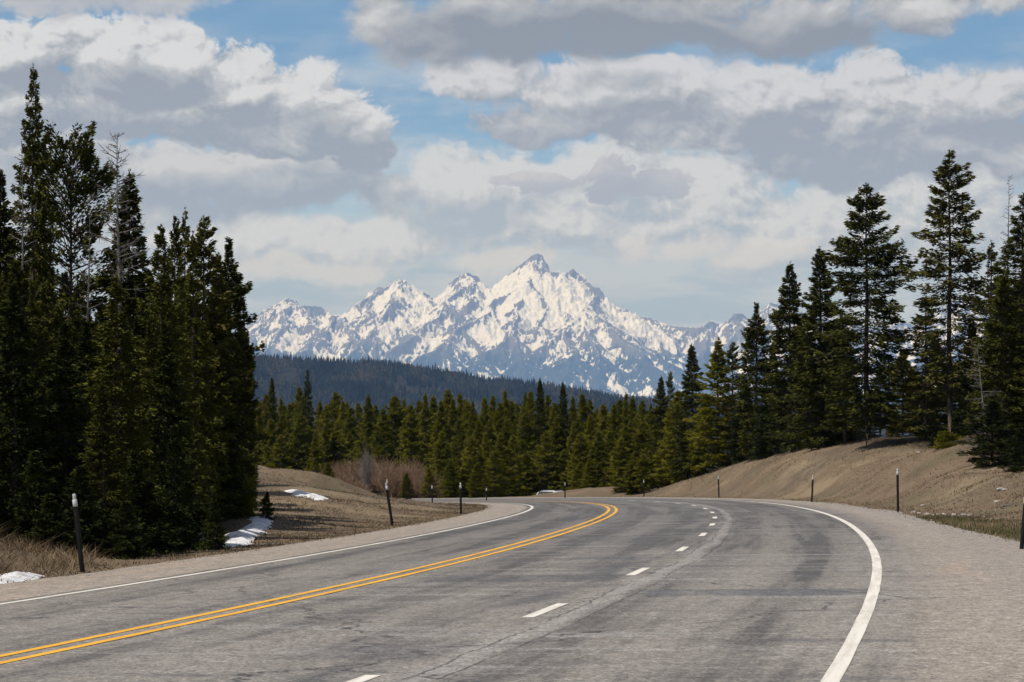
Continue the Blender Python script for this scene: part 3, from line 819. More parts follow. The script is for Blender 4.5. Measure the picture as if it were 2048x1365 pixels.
# ------------------------------------------------------------------ conifers
def mat_foliage(name, c_dark, c_mid, c_light, brown=0.0, glow=0.0):
    m, t, b = material(name, 0.85, 0.04)
    a = t.node('ShaderNodeAttribute', attribute_name='tint'); k = S(t, a.outputs['Fac'])
    oi = t.node('ShaderNodeObjectInfo'); r = S(t, oi.outputs['Random'])
    tc = t.node('ShaderNodeTexCoord'); p = S(t, tc.outputs['Object'])
    n = t.noise(p, 0.55, 3, 0.6)
    f = (k * 0.55 + (n - 0.5) * 0.7 + r * 0.30 + 0.05).clamp()
    c = t.ramp(f, [(0.1, c_dark), (0.5, c_mid), (0.95, c_light)])
    if brown: c = t.mix(t.smooth(t.noise(p, 0.9, 2, 0.5), 0.70, 0.78, 0.0, brown), c, (.085, .040, .018))
    t.put(b.inputs['Base Color'], c)
    if glow:      # thin needles let some sun through
        tr = t.node('ShaderNodeBsdfTranslucent'); t.put(tr.inputs[0], c)
        mx = t.node('ShaderNodeMixShader'); mx.inputs[0].default_value = glow
        t.l.new(b.outputs[0], mx.inputs[1]); t.l.new(tr.outputs[0], mx.inputs[2])
        t.l.new(mx.outputs[0], t.n['Material Output'].inputs[0])
    return m
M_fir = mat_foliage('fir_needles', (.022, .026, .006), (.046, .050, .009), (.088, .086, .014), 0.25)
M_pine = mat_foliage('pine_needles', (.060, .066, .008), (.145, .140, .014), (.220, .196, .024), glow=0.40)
M_dpine = mat_foliage('dim_pine_needles', (.028, .034, .007), (.060, .064, .011), (.105, .102, .018))  # darker copy of the pine needles; the left wood's shade is in the colour
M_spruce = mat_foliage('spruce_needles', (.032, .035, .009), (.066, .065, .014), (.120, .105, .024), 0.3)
M_shade = mat_foliage('shade_needles', (.014, .019, .006), (.026, .033, .008), (.046, .054, .012))  # fir needles darkened so that their colour carries the shade inside the woods
def mat_bark(name, c1, c2):
    m, t, b = material(name, 0.95, 0.1)
    tc = t.node('ShaderNodeTexCoord'); p = S(t, tc.outputs['Object'])
    n = t.noise(t.vmath('MULTIPLY', p, (9., 9., 2.)), 1.5, 4, 0.7)
    t.put(b.inputs['Base Color'], t.mix(t.smooth(n, .35, .7), c1, c2))
    t.put(b.inputs['Normal'], t.bump(n, 0.6, 0.03))
    return m
M_bark = mat_bark('brown_bark', (.040, .030, .024), (.100, .078, .062))
M_grey = mat_bark('grey_deadwood', (.085, .078, .072), (.19, .175, .165))
M_twig = mat_bark('willow_twigs', (.135, .085, .055), (.27, .175, .115))
M_pale = mat_bark('pale_twigs', (.16, .14, .12), (.28, .25, .22))

PROF = {   # crown radius over crown height
    'fir': ([0, .12, .5, .8, .93, 1], [.85, 1, .74, .36, .15, .03]),
    'tall': ([0, .5, .66, .77, .81, .87, .945, 1], [.9, 1, .74, .60, .38, .33, .20, .04]),
    'needle': ([0, .4, .62, .79, .855, .92, 1], [.85, 1, .9, .68, .42, .11, .03]),
    'pine': ([0, .2, .5, .75, .9, 1], [.70, 1, .84, .55, .28, .05]),
    'column': ([0, .15, .6, .82, .94, 1], [.65, .95, 1, .66, .30, .05]),
    'open': ([0, .22, .4, .6, .75, .85, .93, 1], [.55, .8, 1, .93, .74, .52, .27, .04]),
    'round': ([0, .2, .5, .75, .9, .97, 1], [.35, .62, .95, 1, .72, .42, .15]),
    'bush': ([0, .3, .7, 1], [1, 1, .7, .1]),
}
def conifer(name, seed, H, R, base=0.10, prof='cone', whorl=0.42, per=(4, 6), lo_ang=-12, hi_ang=42, droop=0.25, dens=1.0, spray=0.30, wid=0.11,
            gap=0.1, flat=0.35, trunk_r=None, lean=0.0, branch_wood=True, power=0.85, dead_low=0.0, clump=0.0, tuft=0.0):
    """trunk mesh (with limbs) and crown mesh (needle sprays) of one conifer, foot at the origin"""
    rg = np.random.RandomState(seed)
    tr = trunk_r or H * 0.0095 + 0.03
    wood = MB()
    hz = np.linspace(-0.4, H, 14)
    bx = lean * (hz / H) ** 1.5 + 0.02 * np.sin(hz * 0.8 + seed)
    by = 0.02 * np.cos(hz * 0.7 + seed)
    axis = np.stack([bx, by, hz], 1)
    wood.tube(axis, tr * np.maximum(1 - np.clip(hz, 0, H) / H, 0.03) ** 0.8 * np.where(hz < 0.4, 1.25, 1.0), 7)
    pos, dirs, sizes, side = [], [], [], []
    h = base * H
    zone = (1 - base) * H
    az0 = rg.rand() * 6.28
    tz = base * H
    sect = 1.0 + 0.22 * np.sin(np.arange(16) * 2.1 + seed)      # uneven sides
    while h < H * 0.985:
        q = (h - tz) / zone                                       # 0 foot of crown .. 1 tip
        r = R * np.interp(q, *PROF[prof])
        ang = math.radians(lo_ang + (hi_ang - lo_ang) * q ** 1.3)
        n = rg.randint(per[0], per[1] + 1)
        for k in range(n):
            if rg.rand() < gap: continue
            az = az0 + 6.283 * (k + rg.rand() * 0.7) / n
            L = max(0.16, r * rg.uniform(0.70, 1.12) * sect[int(az / 6.283 * 16) % 16])
            hb = h + rg.uniform(-0.5, 0.5) * whorl
            if hb > H * 0.99: continue
            a = ang + rg.uniform(-0.16, 0.16)
            o = np.array([np.interp(hb, hz, bx), np.interp(hb, hz, by), hb])
            u = np.array([np.cos(az), np.sin(az), 0.0]); w = np.array([-np.sin(az), np.cos(az), 0.0])
            def spine(s):
                s = np.asarray(s)[:, None]
                return o + u * (L * s * np.cos(a)) + np.array([0, 0, 1.0]) * (L * (s * np.sin(a) - droop * s * (1 - s * 0.75)))
            if branch_wood and L > 0.35:
                wood.tube(spine(np.linspace(0, 0.9, 4)), np.array([.022, .016, .010, .005]) * (0.5 + L * 0.5), 3, cap=False)
            if dead_low and q < dead_low and rg.rand() < 0.8: continue
            nn = int((9 + 34 * L) * dens * rg.uniform(0.8, 1.2))
            s = rg.rand(nn) ** 0.75 * 0.96 + 0.04
            s0 = max(tuft, 0.10 if L < 1.2 else 0.18)
            s = s0 + (1 - s0) * s
            half = flat * L * (1.05 - s) ** 0.8 * np.minimum(1.0, s * 3.0) + 0.05
            lat = rg.uniform(-1, 1, nn)
            if clump:
                lat = np.round(lat * 2.2) / 2.2 + rg.normal(0, .10, nn)
                s = s + 0.0
            pp = spine(s) + w * (lat * half)[:, None]
            pp[:, 2] += rg.normal(0, 0.045 + 0.03 * L, nn) - np.abs(lat) * half * 0.18
            dd = u * 1.0 + w * (lat * 0.9 + rg.normal(0, 0.35, nn))[:, None]
            dd = dd + np.array([0, 0, 1.0]) * (np.sin(a) * 0.5 + rg.normal(0.05, 0.35, nn) - droop * 0.5)[:, None]
            pos.append(pp); dirs.append(dd); sizes.append(rg.uniform(0.7, 1.25, nn) * (0.75 + 0.25 * min(1, L)))
        h += whorl * rg.uniform(0.7, 1.3) * (1.0 - 0.45 * q)
    # leader shoot
    nn = 26
    pp = np.stack([np.full(nn, bx[-1]) + rg.normal(0, .03, nn), np.full(nn, by[-1]) + rg.normal(0, .03, nn), H - rg.rand(nn) * 0.7 + 0.05], 1)
    pos.append(pp); dirs.append(np.stack([rg.normal(0, .6, nn), rg.normal(0, .6, nn), np.full(nn, 1.0)], 1)); sizes.append(rg.uniform(.5, .8, nn))
    P = np.concatenate(pos); D = np.concatenate(dirs); Z = np.concatenate(sizes)
    D /= np.linalg.norm(D, axis=1)[:, None] + 1e-9
    N = len(P)
    rv = rg.normal(0, 1, (N, 3)); rv[:, 2] += 0.8
    sd = np.cross(D, rv); sd /= np.linalg.norm(sd, axis=1)[:, None] + 1e-9
    ln = (spray * Z)[:, None]; wd = (wid * Z * rg.uniform(0.7, 1.3, N))[:, None]
    up = np.cross(sd, D) * ln * 0.12
    v = np.stack([P - D * ln * 0.35, P + sd * wd * 0.5 + up, P + D * ln * 0.65, P - sd * wd * 0.5 + up], 1).reshape(-1, 3)
    f = np.arange(N * 4).reshape(N, 4)
    tint = np.repeat(np.clip(rg.normal(0.5, 0.26, N), 0, 1), 4)
    return wood.mesh(name + '_trunk', True), mesh_np(name + '_crown', v, f, attrs={'tint': tint})

def snag(name, seed, H, nb=34, spread=1.0, from_=0.35, curl=0.35, twigs=4, tr=None, lean=0.0, up=0.45):
    """dead tree: bare stem and branches"""
    rg = np.random.RandomState(seed)
    tr = tr or H * 0.008 + 0.03
    wood, br = MB(), MB()
    hz = np.linspace(-0.3, H, 12)
    axis = np.stack([lean * (hz / H) ** 1.4 + 0.05 * np.sin(hz * 0.6 + seed), 0.05 * np.cos(hz * 0.5), hz], 1)
    wood.tube(axis, tr * np.maximum(1 - np.clip(hz, 0, H) / H, 0.06) ** 0.9, 7)
    for i in range(nb):
        q = from_ + (1 - from_) * (i + rg.rand()) / nb
        h = q * H; az = rg.rand() * 6.283
        L = spread * (0.25 + 0.9 * (1 - q) ** 0.6) * rg.uniform(0.5, 1.15)
        o = np.array([np.interp(h, hz, axis[:, 0]), np.interp(h, hz, axis[:, 1]), h])
        u = np.array([np.cos(az), np.sin(az), 0]); s = np.linspace(0, 1, 6)
        a = up * rg.uniform(0.2, 1.4) - (0.25 if q < 0.6 else 0)
        pts = o + u * (L * s)[:, None] + np.array([0, 0, 1.]) * (L * (a * s + curl * s * s * rg.uniform(-.4, 1.2)))[:, None] + rg.normal(0, .03 * L, (6, 3)) * s[:, None]
        br.tube(pts, np.linspace(.026, .008, 6) * (0.6 + L * 0.3), 4, cap=False)
        for k in range(twigs):
            j = rg.randint(1, 5); d = u * rg.uniform(.3, 1) + rg.normal(0, .6, 3)
            d /= np.linalg.norm(d); l = L * rg.uniform(.18, .45)
            br.tube(np.array([pts[j], pts[j] + d * l * 0.5 + [0, 0, .04 * l], pts[j] + d * l + [0, 0, .2 * l]]), [.011, .008, .005], 3, cap=False)
    return wood.mesh(name + '_trunk', True), br.mesh(name + '_branches')

KINDS_ = {}
def kind(key, obj_name, meshes, mats, H, parts=('trunk', 'crown')):
    for me, m in zip(meshes, mats): me.materials.append(m)
    KINDS_[key] = (obj_name, meshes, H, parts)

# subalpine firs: narrow and dense;  spruces: open, layered;  lodgepole pines: fuller, yellow-green
F_ = dict(spray=.25, wid=.085)
def add_kind(key, obj_name, seed, H, R, base, prof, mat, bark=None, **kw):
    a = dict(whorl=.34, per=(5, 7), lo_ang=-14, hi_ang=36, droop=.20, dens=1.55, spray=.25, wid=.085, gap=.08, flat=.42)
    a.update(kw)
    kind(key, obj_name, conifer(key, seed, H, R, base, prof, **a), (M_bark, mat), H)
add_kind('spire', 'fir_tree', 11, 15, 1.75, .05, 'tall', M_fir, lo_ang=-22, hi_ang=18, gap=.16, spray=.22, wid=.075)
add_kind('spire2', 'fir_tree', 12, 13, 1.6, .04, 'needle', M_fir, lo_ang=-18, hi_ang=32)
add_kind('fir', 'fir_tree', 13, 14, 2.1, .05, 'fir', M_fir, lo_ang=-16, hi_ang=36)
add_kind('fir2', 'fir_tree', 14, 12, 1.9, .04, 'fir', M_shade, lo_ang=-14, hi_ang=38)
add_kind('fir3', 'fir_tree', 15, 11, 1.6, .03, 'column', M_fir, lo_ang=-12, hi_ang=40)
add_kind('youngfir', 'fir_tree', 16, 4.5, 1.1, .02, 'fir', M_shade, whorl=.22, spray=.17, wid=.055, dens=2.6, lo_ang=-6, hi_ang=42)
add_kind('bushfir', 'fir_tree', 17, 2.6, 1.2, .0, 'bush', M_pine, whorl=.20, per=(6, 8), lo_ang=5, hi_ang=60, spray=.17, wid=.055, dens=2.8, droop=.1, flat=.5)
P_ = dict(whorl=.40, lo_ang=-4, hi_ang=52, droop=.10, spray=.27, wid=.10, gap=.10, flat=.44, dens=1.5)
add_kind('pine', 'pine_tree', 21, 12, 1.7, .08, 'pine', M_pine, **P_)
add_kind('pine2', 'pine_tree', 22, 12, 1.5, .12, 'column', M_pine, **P_)
add_kind('pine3', 'pine_tree', 23, 13, 1.9, .06, 'fir', M_pine, **P_)
add_kind('pine4', 'pine_tree', 26, 10, 1.6, .04, 'pine', M_pine, **P_)
add_kind('pine5', 'pine_tree', 27, 12, 1.8, .18, 'pine', M_pine, **dict(P_, gap=.22, dens=1.2, lo_ang=-10))
add_kind('thinpine', 'pine_tree', 24, 13, 1.2, .25, 'column', M_spruce, **dict(P_, whorl=.5, per=(4, 5), gap=.16, dens=1.3))
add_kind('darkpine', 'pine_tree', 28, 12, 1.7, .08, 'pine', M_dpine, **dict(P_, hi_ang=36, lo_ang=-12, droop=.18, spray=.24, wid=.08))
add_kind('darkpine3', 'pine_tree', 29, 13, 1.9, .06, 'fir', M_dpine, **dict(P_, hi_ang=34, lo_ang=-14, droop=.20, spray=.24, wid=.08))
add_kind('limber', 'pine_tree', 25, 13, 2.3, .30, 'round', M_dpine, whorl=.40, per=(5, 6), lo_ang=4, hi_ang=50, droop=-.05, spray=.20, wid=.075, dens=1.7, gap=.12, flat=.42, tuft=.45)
add_kind('openspruce', 'spruce_tree', 31, 16, 1.9, .18, 'open', M_spruce, whorl=.44, per=(5, 6), lo_ang=-18, hi_ang=32, droop=.24, gap=.10, flat=.36, trunk_r=.15, dens=1.35)
add_kind('layerspruce', 'spruce_tree', 32, 15, 2.3, .12, 'open', M_fir, whorl=.40, per=(5, 7), lo_ang=-20, hi_ang=34, droop=.26, gap=.08, flat=.38, trunk_r=.16, dens=1.45)
add_kind('sparsespruce', 'spruce_tree', 33, 13, 1.6, .10, 'fir', M_spruce, whorl=.44, per=(4, 6), lo_ang=-18, hi_ang=34, droop=.24, gap=.12, flat=.38, dens=1.3)
add_kind('barefir', 'fir_tree', 34, 13, 1.7, .24, 'fir', M_fir, lo_ang=-18, hi_ang=36, droop=.22)
kind('snag', 'dead_tree', snag('snag', 41, 14, 56, 1.5, .62, .35, 6, .15), (M_grey, M_grey), 14, ('trunk', 'branches'))
kind('snag2', 'dead_tree', snag('snag2', 42, 13, 70, .75, .30, .15, 3, .10), (M_grey, M_grey), 13, ('trunk', 'branches'))
kind('snag3', 'dead_tree', snag('snag3', 43, 9, 46, 2.3, .08, .25, 6, .14, .9, .10), (M_grey, M_grey), 9, ('trunk', 'branches'))

def tree(key, x, y, H, wide=1.0, rz=None, label=None, cat=None, group=None, z=None):
    name, meshes, H0, parts = KINDS_[key]
    rg = np.random.RandomState(int(abs(x * 131 + y * 17)) % 99991)
    k = H / H0
    r = empty(name, (x, y, (gz(x, y) if z is None else z) - 0.05), rg.rand() * 6.28 if rz is None else rz)
    r.scale = (k * wide, k * wide, k)
    for me, pn in zip(meshes, parts):
        obj(pn, me, None, r)
    tag(r, label, cat or name.replace('_tree', ' tree').replace('dead tree', 'dead tree'), group)
    return r

def tree_px(key, u, vtop, d, width=None, **kw):
    """a tree whose tip shows at (u, vtop), standing at distance d; width = its widest crown in photo pixels"""
    if 1300 < u < 1900: d = max(d, np.interp(u, [1300, 1345, 1450, 1550, 1600, 1700, 1850, 1900], [212, 204, 196, 185, 179, 168, 150, 138]) + (d - 150) * 0.15)
    x = (u - 1024.0) / F * d
    zt = (HOR - vtop) / F * d
    g = gz(x, d)
    H = max(zt - g, 0.8)
    wide = 1.0
    if width:
        me = KINDS_[key][1][1]
        key_w = key + '_w'
        if key_w not in KINDS_:
            co = np.empty(len(me.vertices) * 3, np.float32); me.vertices.foreach_get('co', co); co = co.reshape(-1, 3)
            KINDS_[key_w] = np.percentile(np.abs(co[:, 0]), 96.5) * 2
        wide = np.clip(width / F * d / (KINDS_[key_w] * H / KINDS_[key][2]), 0.55, 1.9)
    return tree(key, x, d, H, wide, z=g, **kw)

def plant_trees():
    GL = 'trees of the dark roadside wood'
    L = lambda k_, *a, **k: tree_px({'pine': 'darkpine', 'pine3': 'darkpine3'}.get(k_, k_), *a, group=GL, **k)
    # --- the wood on the left, the ones one can tell apart
    L('spire', 66, 128, 78, 100, label='tallest fir in the left wood, a thin ragged spire high above its neighbours')
    L('spire2', 2, 338, 74, 120, label='fir cut by the left edge of the photo, its pointed top beside the tallest spire')
    L('limber', 141, 292, 84, 170, label='round-topped pine with open gappy crown between the tall spire and the grey snag')
    L('snag', 237, 264, 72, None, label='bare grey dead tree with forked twigs poking above the left wood')
    L('fir', 258, 338, 79, 165, label='dense fir standing just right of the bare grey snag')
    L('snag2', 44, 282, 73, None, label='thin grey dead stem leaning close against the tallest fir spire')
    L('snag2', 176, 385, 76, None, label='slim dead grey stem in the gap right of the round-topped pine')
    L('pine', 322, 449, 70, 105, label='yellow-green pine with blunt top, first right of the dense fir by the snag')
    L('thinpine', 349, 432, 82, 55, label='slim pine tip peeping out just left of the sparse pointed pine in the left wood')
    L('sparsespruce', 370, 413, 84, 75, label='sparse spruce with see-through pointed top in the middle of the left wood')
    L('thinpine', 408, 432, 83, 90, label='open-topped pine leaning over the sparse spruce on its right side')
    L('pine3', 386, 462, 79, 95, label='full yellowish pine in front of the sparse pointed spruce')
    L('pine', 437, 505, 85, 80, label='pine immediately left of the fir with the needle-thin tip')
    L('spire2', 458, 474, 90, 105, label='fir with a needle-thin tip at the right-hand end of the left wood')
    L('fir3', 484, 640, 93, 56, label='shorter fir forming the right-hand foot of the left wood edge')
    L('pine3', 232, 545, 63, 150, label='bushy olive-lit pine in the front row below the grey snag')
    L('fir2', 130, 640, 61, 150, label='very dark fir in the front row below the round-topped pine')
    L('fir2', 28, 560, 60, 150, label='very dark fir in the front row at the left edge of the photo')
    L('fir2', 330, 640, 65, 130, label='dark fir in the front row under the yellow-green pine')
    L('pine', 405, 650, 82, 105, label='olive pine with pale lower trunk in the front row behind the snow patch')
    L('fir', 205, 760, 58, 115, label='young fir with layered bright green boughs right behind the leaning roadside post')
    L('youngfir', 350, 850, 61, 80, label='small fir in the front row of the left wood, half way between post and snow')
    L('youngfir', 428, 985, 62.5, 44, label='short sapling fir standing at the near end of the long snow patch')
    L('bushfir', 468, 935, 86, 90, label='low bushy fir touching the top of the snow patch')
    L('youngfir', 534, 982, 84, 26, label='tiny lone fir sapling on the brown knoll above the snow patch')
    # filling rows: deep wood behind them
    rg = np.random.RandomState(5)
    env_u = [-160, 0, 60, 120, 180, 200, 260, 300, 345, 400, 450, 490, 508]
    env_v = [420, 480, 430, 520, 560, 600, 520, 540, 520, 540, 600, 690, 800]
    n = 0; used = []
    kk = ['fir', 'fir2', 'spire2', 'fir3', 'darkpine', 'darkpine3', 'fir2', 'barefir']
    for row, (d0, cnt, add) in enumerate(((66, 14, 70), (74, 15, 40), (86, 15, 20), (97, 15, 10), (110, 15, 0), (126, 14, 0))):
        for i in range(cnt):
            u = -150 + (i + rg.rand()) * (650.0 / cnt)
            d = d0 + rg.uniform(-4, 4)
            lim = 360 if d < 78 else 440 if d < 92 else 490
            if u > lim: continue
            v = np.interp(u, env_u, env_v) + add + rg.exponential(55)
            key = kk[rg.randint(len(kk))]
            g = gz((u - 1024) / F * d, d)
            H = (HOR - v) / F * d - g
            H = max(H, 5.0)
            tree(key, (u - 1024) / F * d, d, H, rg.uniform(0.75, 1.05), z=g, group='unlit trees filling the roadside wood',
                 label='dark conifer deep inside the shaded wood left of the highway')
    for (u, v, d, h) in ((-20, 880, 57, 0), (70, 900, 57, 0), (270, 900, 60, 0), (300, 960, 60, 0), (160, 930, 57, 0), (372, 960, 63, 0), (100, 985, 56, 0), (250, 1000, 57, 0)):
        tree_px('youngfir', u, v, d, 95, group='dim saplings along the foot of the roadside wood', label='dim young fir at the shaded foot of the left wood')

    # --- the trees on the right-hand hill
    GR = 'trees on the right-hand hill'
    Rr = lambda *a, **k: tree_px(*a, group=GR, **k)
    Rr('openspruce', 1899, 300, 152, 128, label='tallest spruce on the right hill, olive-lit with see-through layered boughs')
    Rr('layerspruce', 1733, 366, 158, 150, label='broad dark layered spruce, second tallest on the right hill')
    Rr('fir', 1640, 493, 162, 120, label='dense pointed fir directly left of the broad layered spruce')
    Rr('barefir', 1580, 522, 157, 88, label='fir with long bare lower trunk left of the dense pointed fir on the hill')
    Rr('spire2', 1513, 605, 168, 72, label='narrow dark fir standing alone in front of the snowy ridge, right side')
    Rr('pine3', 1436, 676, 172, 85, label='olive pine with visible stem at the left foot of the hill, by the first post')
    Rr('thinpine', 1465, 684, 180, 44, label='skinny pine squeezed between the olive pine and the narrow dark fir')
    Rr('fir', 1384, 686, 184, 74, label='pointed fir where the hill meets the middle forest')
    Rr('pine', 1356, 780, 182, 64, label='lower olive pine left of the pointed fir at the foot of the hill')
    Rr('sparsespruce', 1852, 590, 165, 110, label='companion spruce hugging the left side of the tallest spruce')
    Rr('pine', 1806, 700, 178, 100, label='shorter pale-green pine in the gap between the two tallest spruces')
    Rr('sparsespruce', 1982, 480, 150, 84, label='pointed spruce just right of the tallest spruce on the hill')
    Rr('snag2', 2016, 350, 138, None, label='dead bare-topped stem rising near the right edge of the photo')
    Rr('spire', 2046, 385, 132, 130, label='dense fir cut by the right edge of the photo')
    Rr('barefir', 2010, 545, 127, 100, label='fir with bare lower stem in front of the dead-topped stem, right edge')
    Rr('snag3', 1975, 690, 126, None, rz=2.6, label='dead leaning conifer with bare drooping grey branches at the hill edge')
    Rr('youngfir', 1985, 800, 122, 95, label='young fir under the dead branches at the right end of the hill')
    Rr('bushfir', 1893, 872, 137, 58, label='small bright green bushy fir on the hill below the tallest spruce')
    Rr('youngfir', 1868, 885, 139, 26, label='small fir seedling left of the bushy fir on the hill')
    Rr('youngfir', 2042, 855, 118, 70, label='young fir by the right edge of the photo, behind the brown slope')
    for (u, v, d, key, w) in ((1545, 700, 178, 'fir2', 75), (1600, 640, 180, 'fir2', 90), (1668, 640, 176, 'fir3', 95), (1560, 780, 170, 'barefir', 70), (1620, 790, 172, 'barefir', 70), (1690, 720, 170, 'barefir', 90),
                              (1760, 730, 172, 'barefir', 80), (1490, 750, 176, 'fir2', 66), (1410, 790, 186, 'pine3', 60), (1455, 820, 178, 'pine', 60), (1525, 830, 174, 'fir2', 70), (1720, 790, 182, 'fir', 90),
                              (1660, 800, 190, 'fir2', 80), (1590, 830, 190, 'fir2', 80), (1640, 760, 205, 'pine', 90), (1740, 800, 200, 'fir2', 90), (1790, 810, 176, 'pine3', 60), (1835, 740, 178, 'pine', 70),
                              (1875, 690, 172, 'fir3', 70), (1860, 780, 168, 'pine4', 66), (1920, 720, 168, 'fir3', 78), (1945, 640, 160, 'fir2', 76), (1965, 740, 150, 'fir2', 70), (1925, 800, 160, 'fir2', 60),
                              (2035, 560, 150, 'fir2', 110), (2070, 480, 150, 'fir', 130), (2010, 720, 142, 'fir2', 90), (2060, 700, 128, 'fir3', 90), (2100, 560, 126, 'fir', 130), (1990, 640, 160, 'fir', 90),
                              (2130, 420, 150, 'fir', 140), (2180, 500, 140, 'fir2', 140), (1480, 860, 190, 'fir2', 70), (1780, 850, 215, 'pine', 80), (1500, 800, 230, 'pine', 60), (1700, 850, 225, 'fir2', 70), (1560, 860, 225, 'pine3', 70),
                              (1640, 860, 230, 'fir2', 80), (1900, 830, 205, 'fir2', 80), (1960, 830, 190, 'fir2', 80), (2040, 800, 170, 'fir2', 90), (1840, 840, 215, 'pine', 80), (2000, 850, 152, 'youngfir', 60), (1930, 850, 152, 'youngfir', 50),
                              (1395, 850, 190, 'pine4', 60), (1335, 860, 186, 'pine', 56), (1365, 880, 180, 'pine4', 46)):
        tree_px(key, u, v, d, w, group='lower trees between the tall ones on the right hill', label='dark lower conifer in the stand behind the right-hand hill')

    # --- the forest across the middle, beyond the bend
    GM = 'pines of the forest beyond the bend'
    lab_a = 'green pine in the dense forest belt behind the bend of the highway'
    Mm = lambda *a, **k: tree_px(*a, group=GM, **k)
    Mm('spire', 615, 738, 300, 34, label='darkest thin fir spire standing above the middle forest, left part')
    Mm('fir', 544, 752, 300, 40, label='dark pointed fir beside pale bare snags at the left end of the middle forest')
    Mm('snag2', 594, 725, 330, None, label='pale bare snag just left of the thin dark spire, middle forest')
    Mm('snag2', 556, 750, 330, None, label='pale bare snag touching the dark pointed fir, middle forest')
    Mm('fir', 1080, 756, 262, 46, label='tall dark-topped fir in the middle forest, below the highest peak')
    Mm('fir', 1126, 762, 258, 44, label='second dark-topped fir of the middle forest, right of the tallest one')
    Mm('fir', 1322, 751, 215, 56, label='dark brownish fir with drooping boughs at the right end of the middle forest')
    Mm('thinpine', 1341, 744, 235, 24, label='thin pale-green treetop right behind the dark drooping fir')
    sky = [(520, 800), (532, 790), (562, 795), (578, 805), (598, 772), (608, 790), (640, 800), (652, 810), (672, 785), (686, 800), (700, 812), (716, 805), (736, 788), (752, 806), (766, 815), (789, 793), (808, 797),
           (822, 806), (838, 800), (850, 785), (866, 790), (882, 800), (896, 780), (906, 795), (921, 784), (933, 802), (946, 800), (970, 792), (986, 789), (1000, 806), (1010, 778), (1022, 798), (1034, 806), (1050, 784), (1060, 779),
           (1096, 788), (1110, 806), (1146, 792), (1166, 785), (1180, 798), (1194, 815), (1208, 806), (1228, 806), (1240, 800), (1252, 785), (1264, 792), (1286, 800), (1302, 806), (1312, 812)]
    rg = np.random.RandomState(9)
    kp = ['pine', 'pine2', 'pine3', 'pine4', 'pine5', 'pine3', 'pine4']
    for i, (u, v) in enumerate(sky):
        d = 268 + rg.uniform(-6, 26) + (40 if u < 720 else 0)
        Mm(kp[i % 7], u, v, d, rg.uniform(36, 54), label=lab_a)
    for row, (d0, cnt, v0, v1) in enumerate(((330, 34, 800, 835), (258, 40, 825, 880), (246, 34, 860, 925), (238, 24, 905, 965))):
        for i in range(cnt):
            u = 505 + (i + rg.rand()) * (830.0 / cnt)
            d = d0 + rg.uniform(-8, 8)
            if u < 720: d += 38
            if u > 1230 and d < 300: d -= 24
            if 640 < u < 870:
                if v0 >= 905: continue
                d = max(d, 292 + rg.uniform(0, 20))
            if 1050 < u < 1145: d = max(d, 252)

            if u > 1290 and v0 >= 905: continue
            Mm(kp[rg.randint(7)], u, rg.uniform(v0, v1), d, rg.uniform(36, 58), label=lab_a)
    for i in range(30):
        Mm(kp[i % 7], rg.uniform(330, 505), rg.uniform(790, 850), rg.uniform(290, 345), rg.uniform(44, 60), label=lab_a)
    for (u, v, d, w, lb) in ((813, 945, 238, 32, 'small dark bushy pine standing by itself in the reddish willows'), (655, 925, 205, 36, 'short round fir at the edge of the brown brow'),
                             (858, 935, 242, 34, lab_a), (1140, 925, 250, 70, lab_a), (1180, 915, 224, 66, lab_a), (990, 900, 236, 66, lab_a), (1240, 880, 222, 76, lab_a), (1272, 900, 214, 66, lab_a),
                             (1305, 905, 206, 60, lab_a), (1340, 900, 196, 54, lab_a), (1052, 905, 250, 80, lab_a), (940, 915, 240, 60, lab_a), (900, 920, 240, 56, lab_a)):
        Mm('pine4' if w > 33 else 'pine', u, v, d, w, label=lb)
plant_trees()
def plant_flank():
    # the same wood runs on towards us on the left, just outside the picture, and shades its edge
    rg = np.random.RandomState(77)
    for i in range(46):
        y = rg.uniform(43, 74); xe = -y * 1024 / F
        x = xe - 4.5 - rg.uniform(0, 11)
        s_, t_ = road_coords(np.array([x]), np.array([y]))
        if t_[0] > O_LS - 3.5: x -= 4
        Hh = rg.uniform(9, 13)
        if t_[0] + .55 * Hh > O_LS - .5: continue
        tree(['fir', 'fir2', 'pine3', 'fir3'][i % 4], x, y, Hh, rg.uniform(.8, 1.05), group='wood continuing left of the view', label='dark fir of the roadside wood just beyond the left edge of the photo')
plant_flank()

# ------------------------------------------------------------------ willows beyond the far stretch of road
def bush_mesh(name, seed, H, R, n=70, sub=5, up=0.8, r0=.012):
    rg = np.random.RandomState(seed); b = MB()
    for i in range(n):
        az = rg.rand() * 6.283; q = rg.rand() ** 0.6
        tip = np.array([np.cos(az) * R * q, np.sin(az) * R * q, H * (1 - 0.45 * q * q) * rg.uniform(.75, 1.05)])
        o = np.array([np.cos(az), np.sin(az), 0]) * R * 0.25 * rg.rand()
        s = np.linspace(0, 1, 4)[:, None]
        pts = o + (tip - o) * s; pts[:, 2] = tip[2] * s[:, 0] ** up; pts[0, 2] = -.1
        b.tube(pts, np.array([1.6, 1.1, .8, .4]) * r0, 3, cap=False)
        for k in range(sub):
            j = rg.uniform(.35, .95); p0 = o + (tip - o) * j; p0[2] = tip[2] * j ** up
            d = rg.normal(0, .30, 3) + [0, 0, .55]; d[:2] += (tip - o)[:2] / (R + .1) * .3
            b.tube(np.array([p0, p0 + d * .5 * H * .30, p0 + d * H * .32 + rg.normal(0, .03, 3)]), np.array([.8, .6, .4]) * r0, 3, cap=False)
    return b.mesh(name)
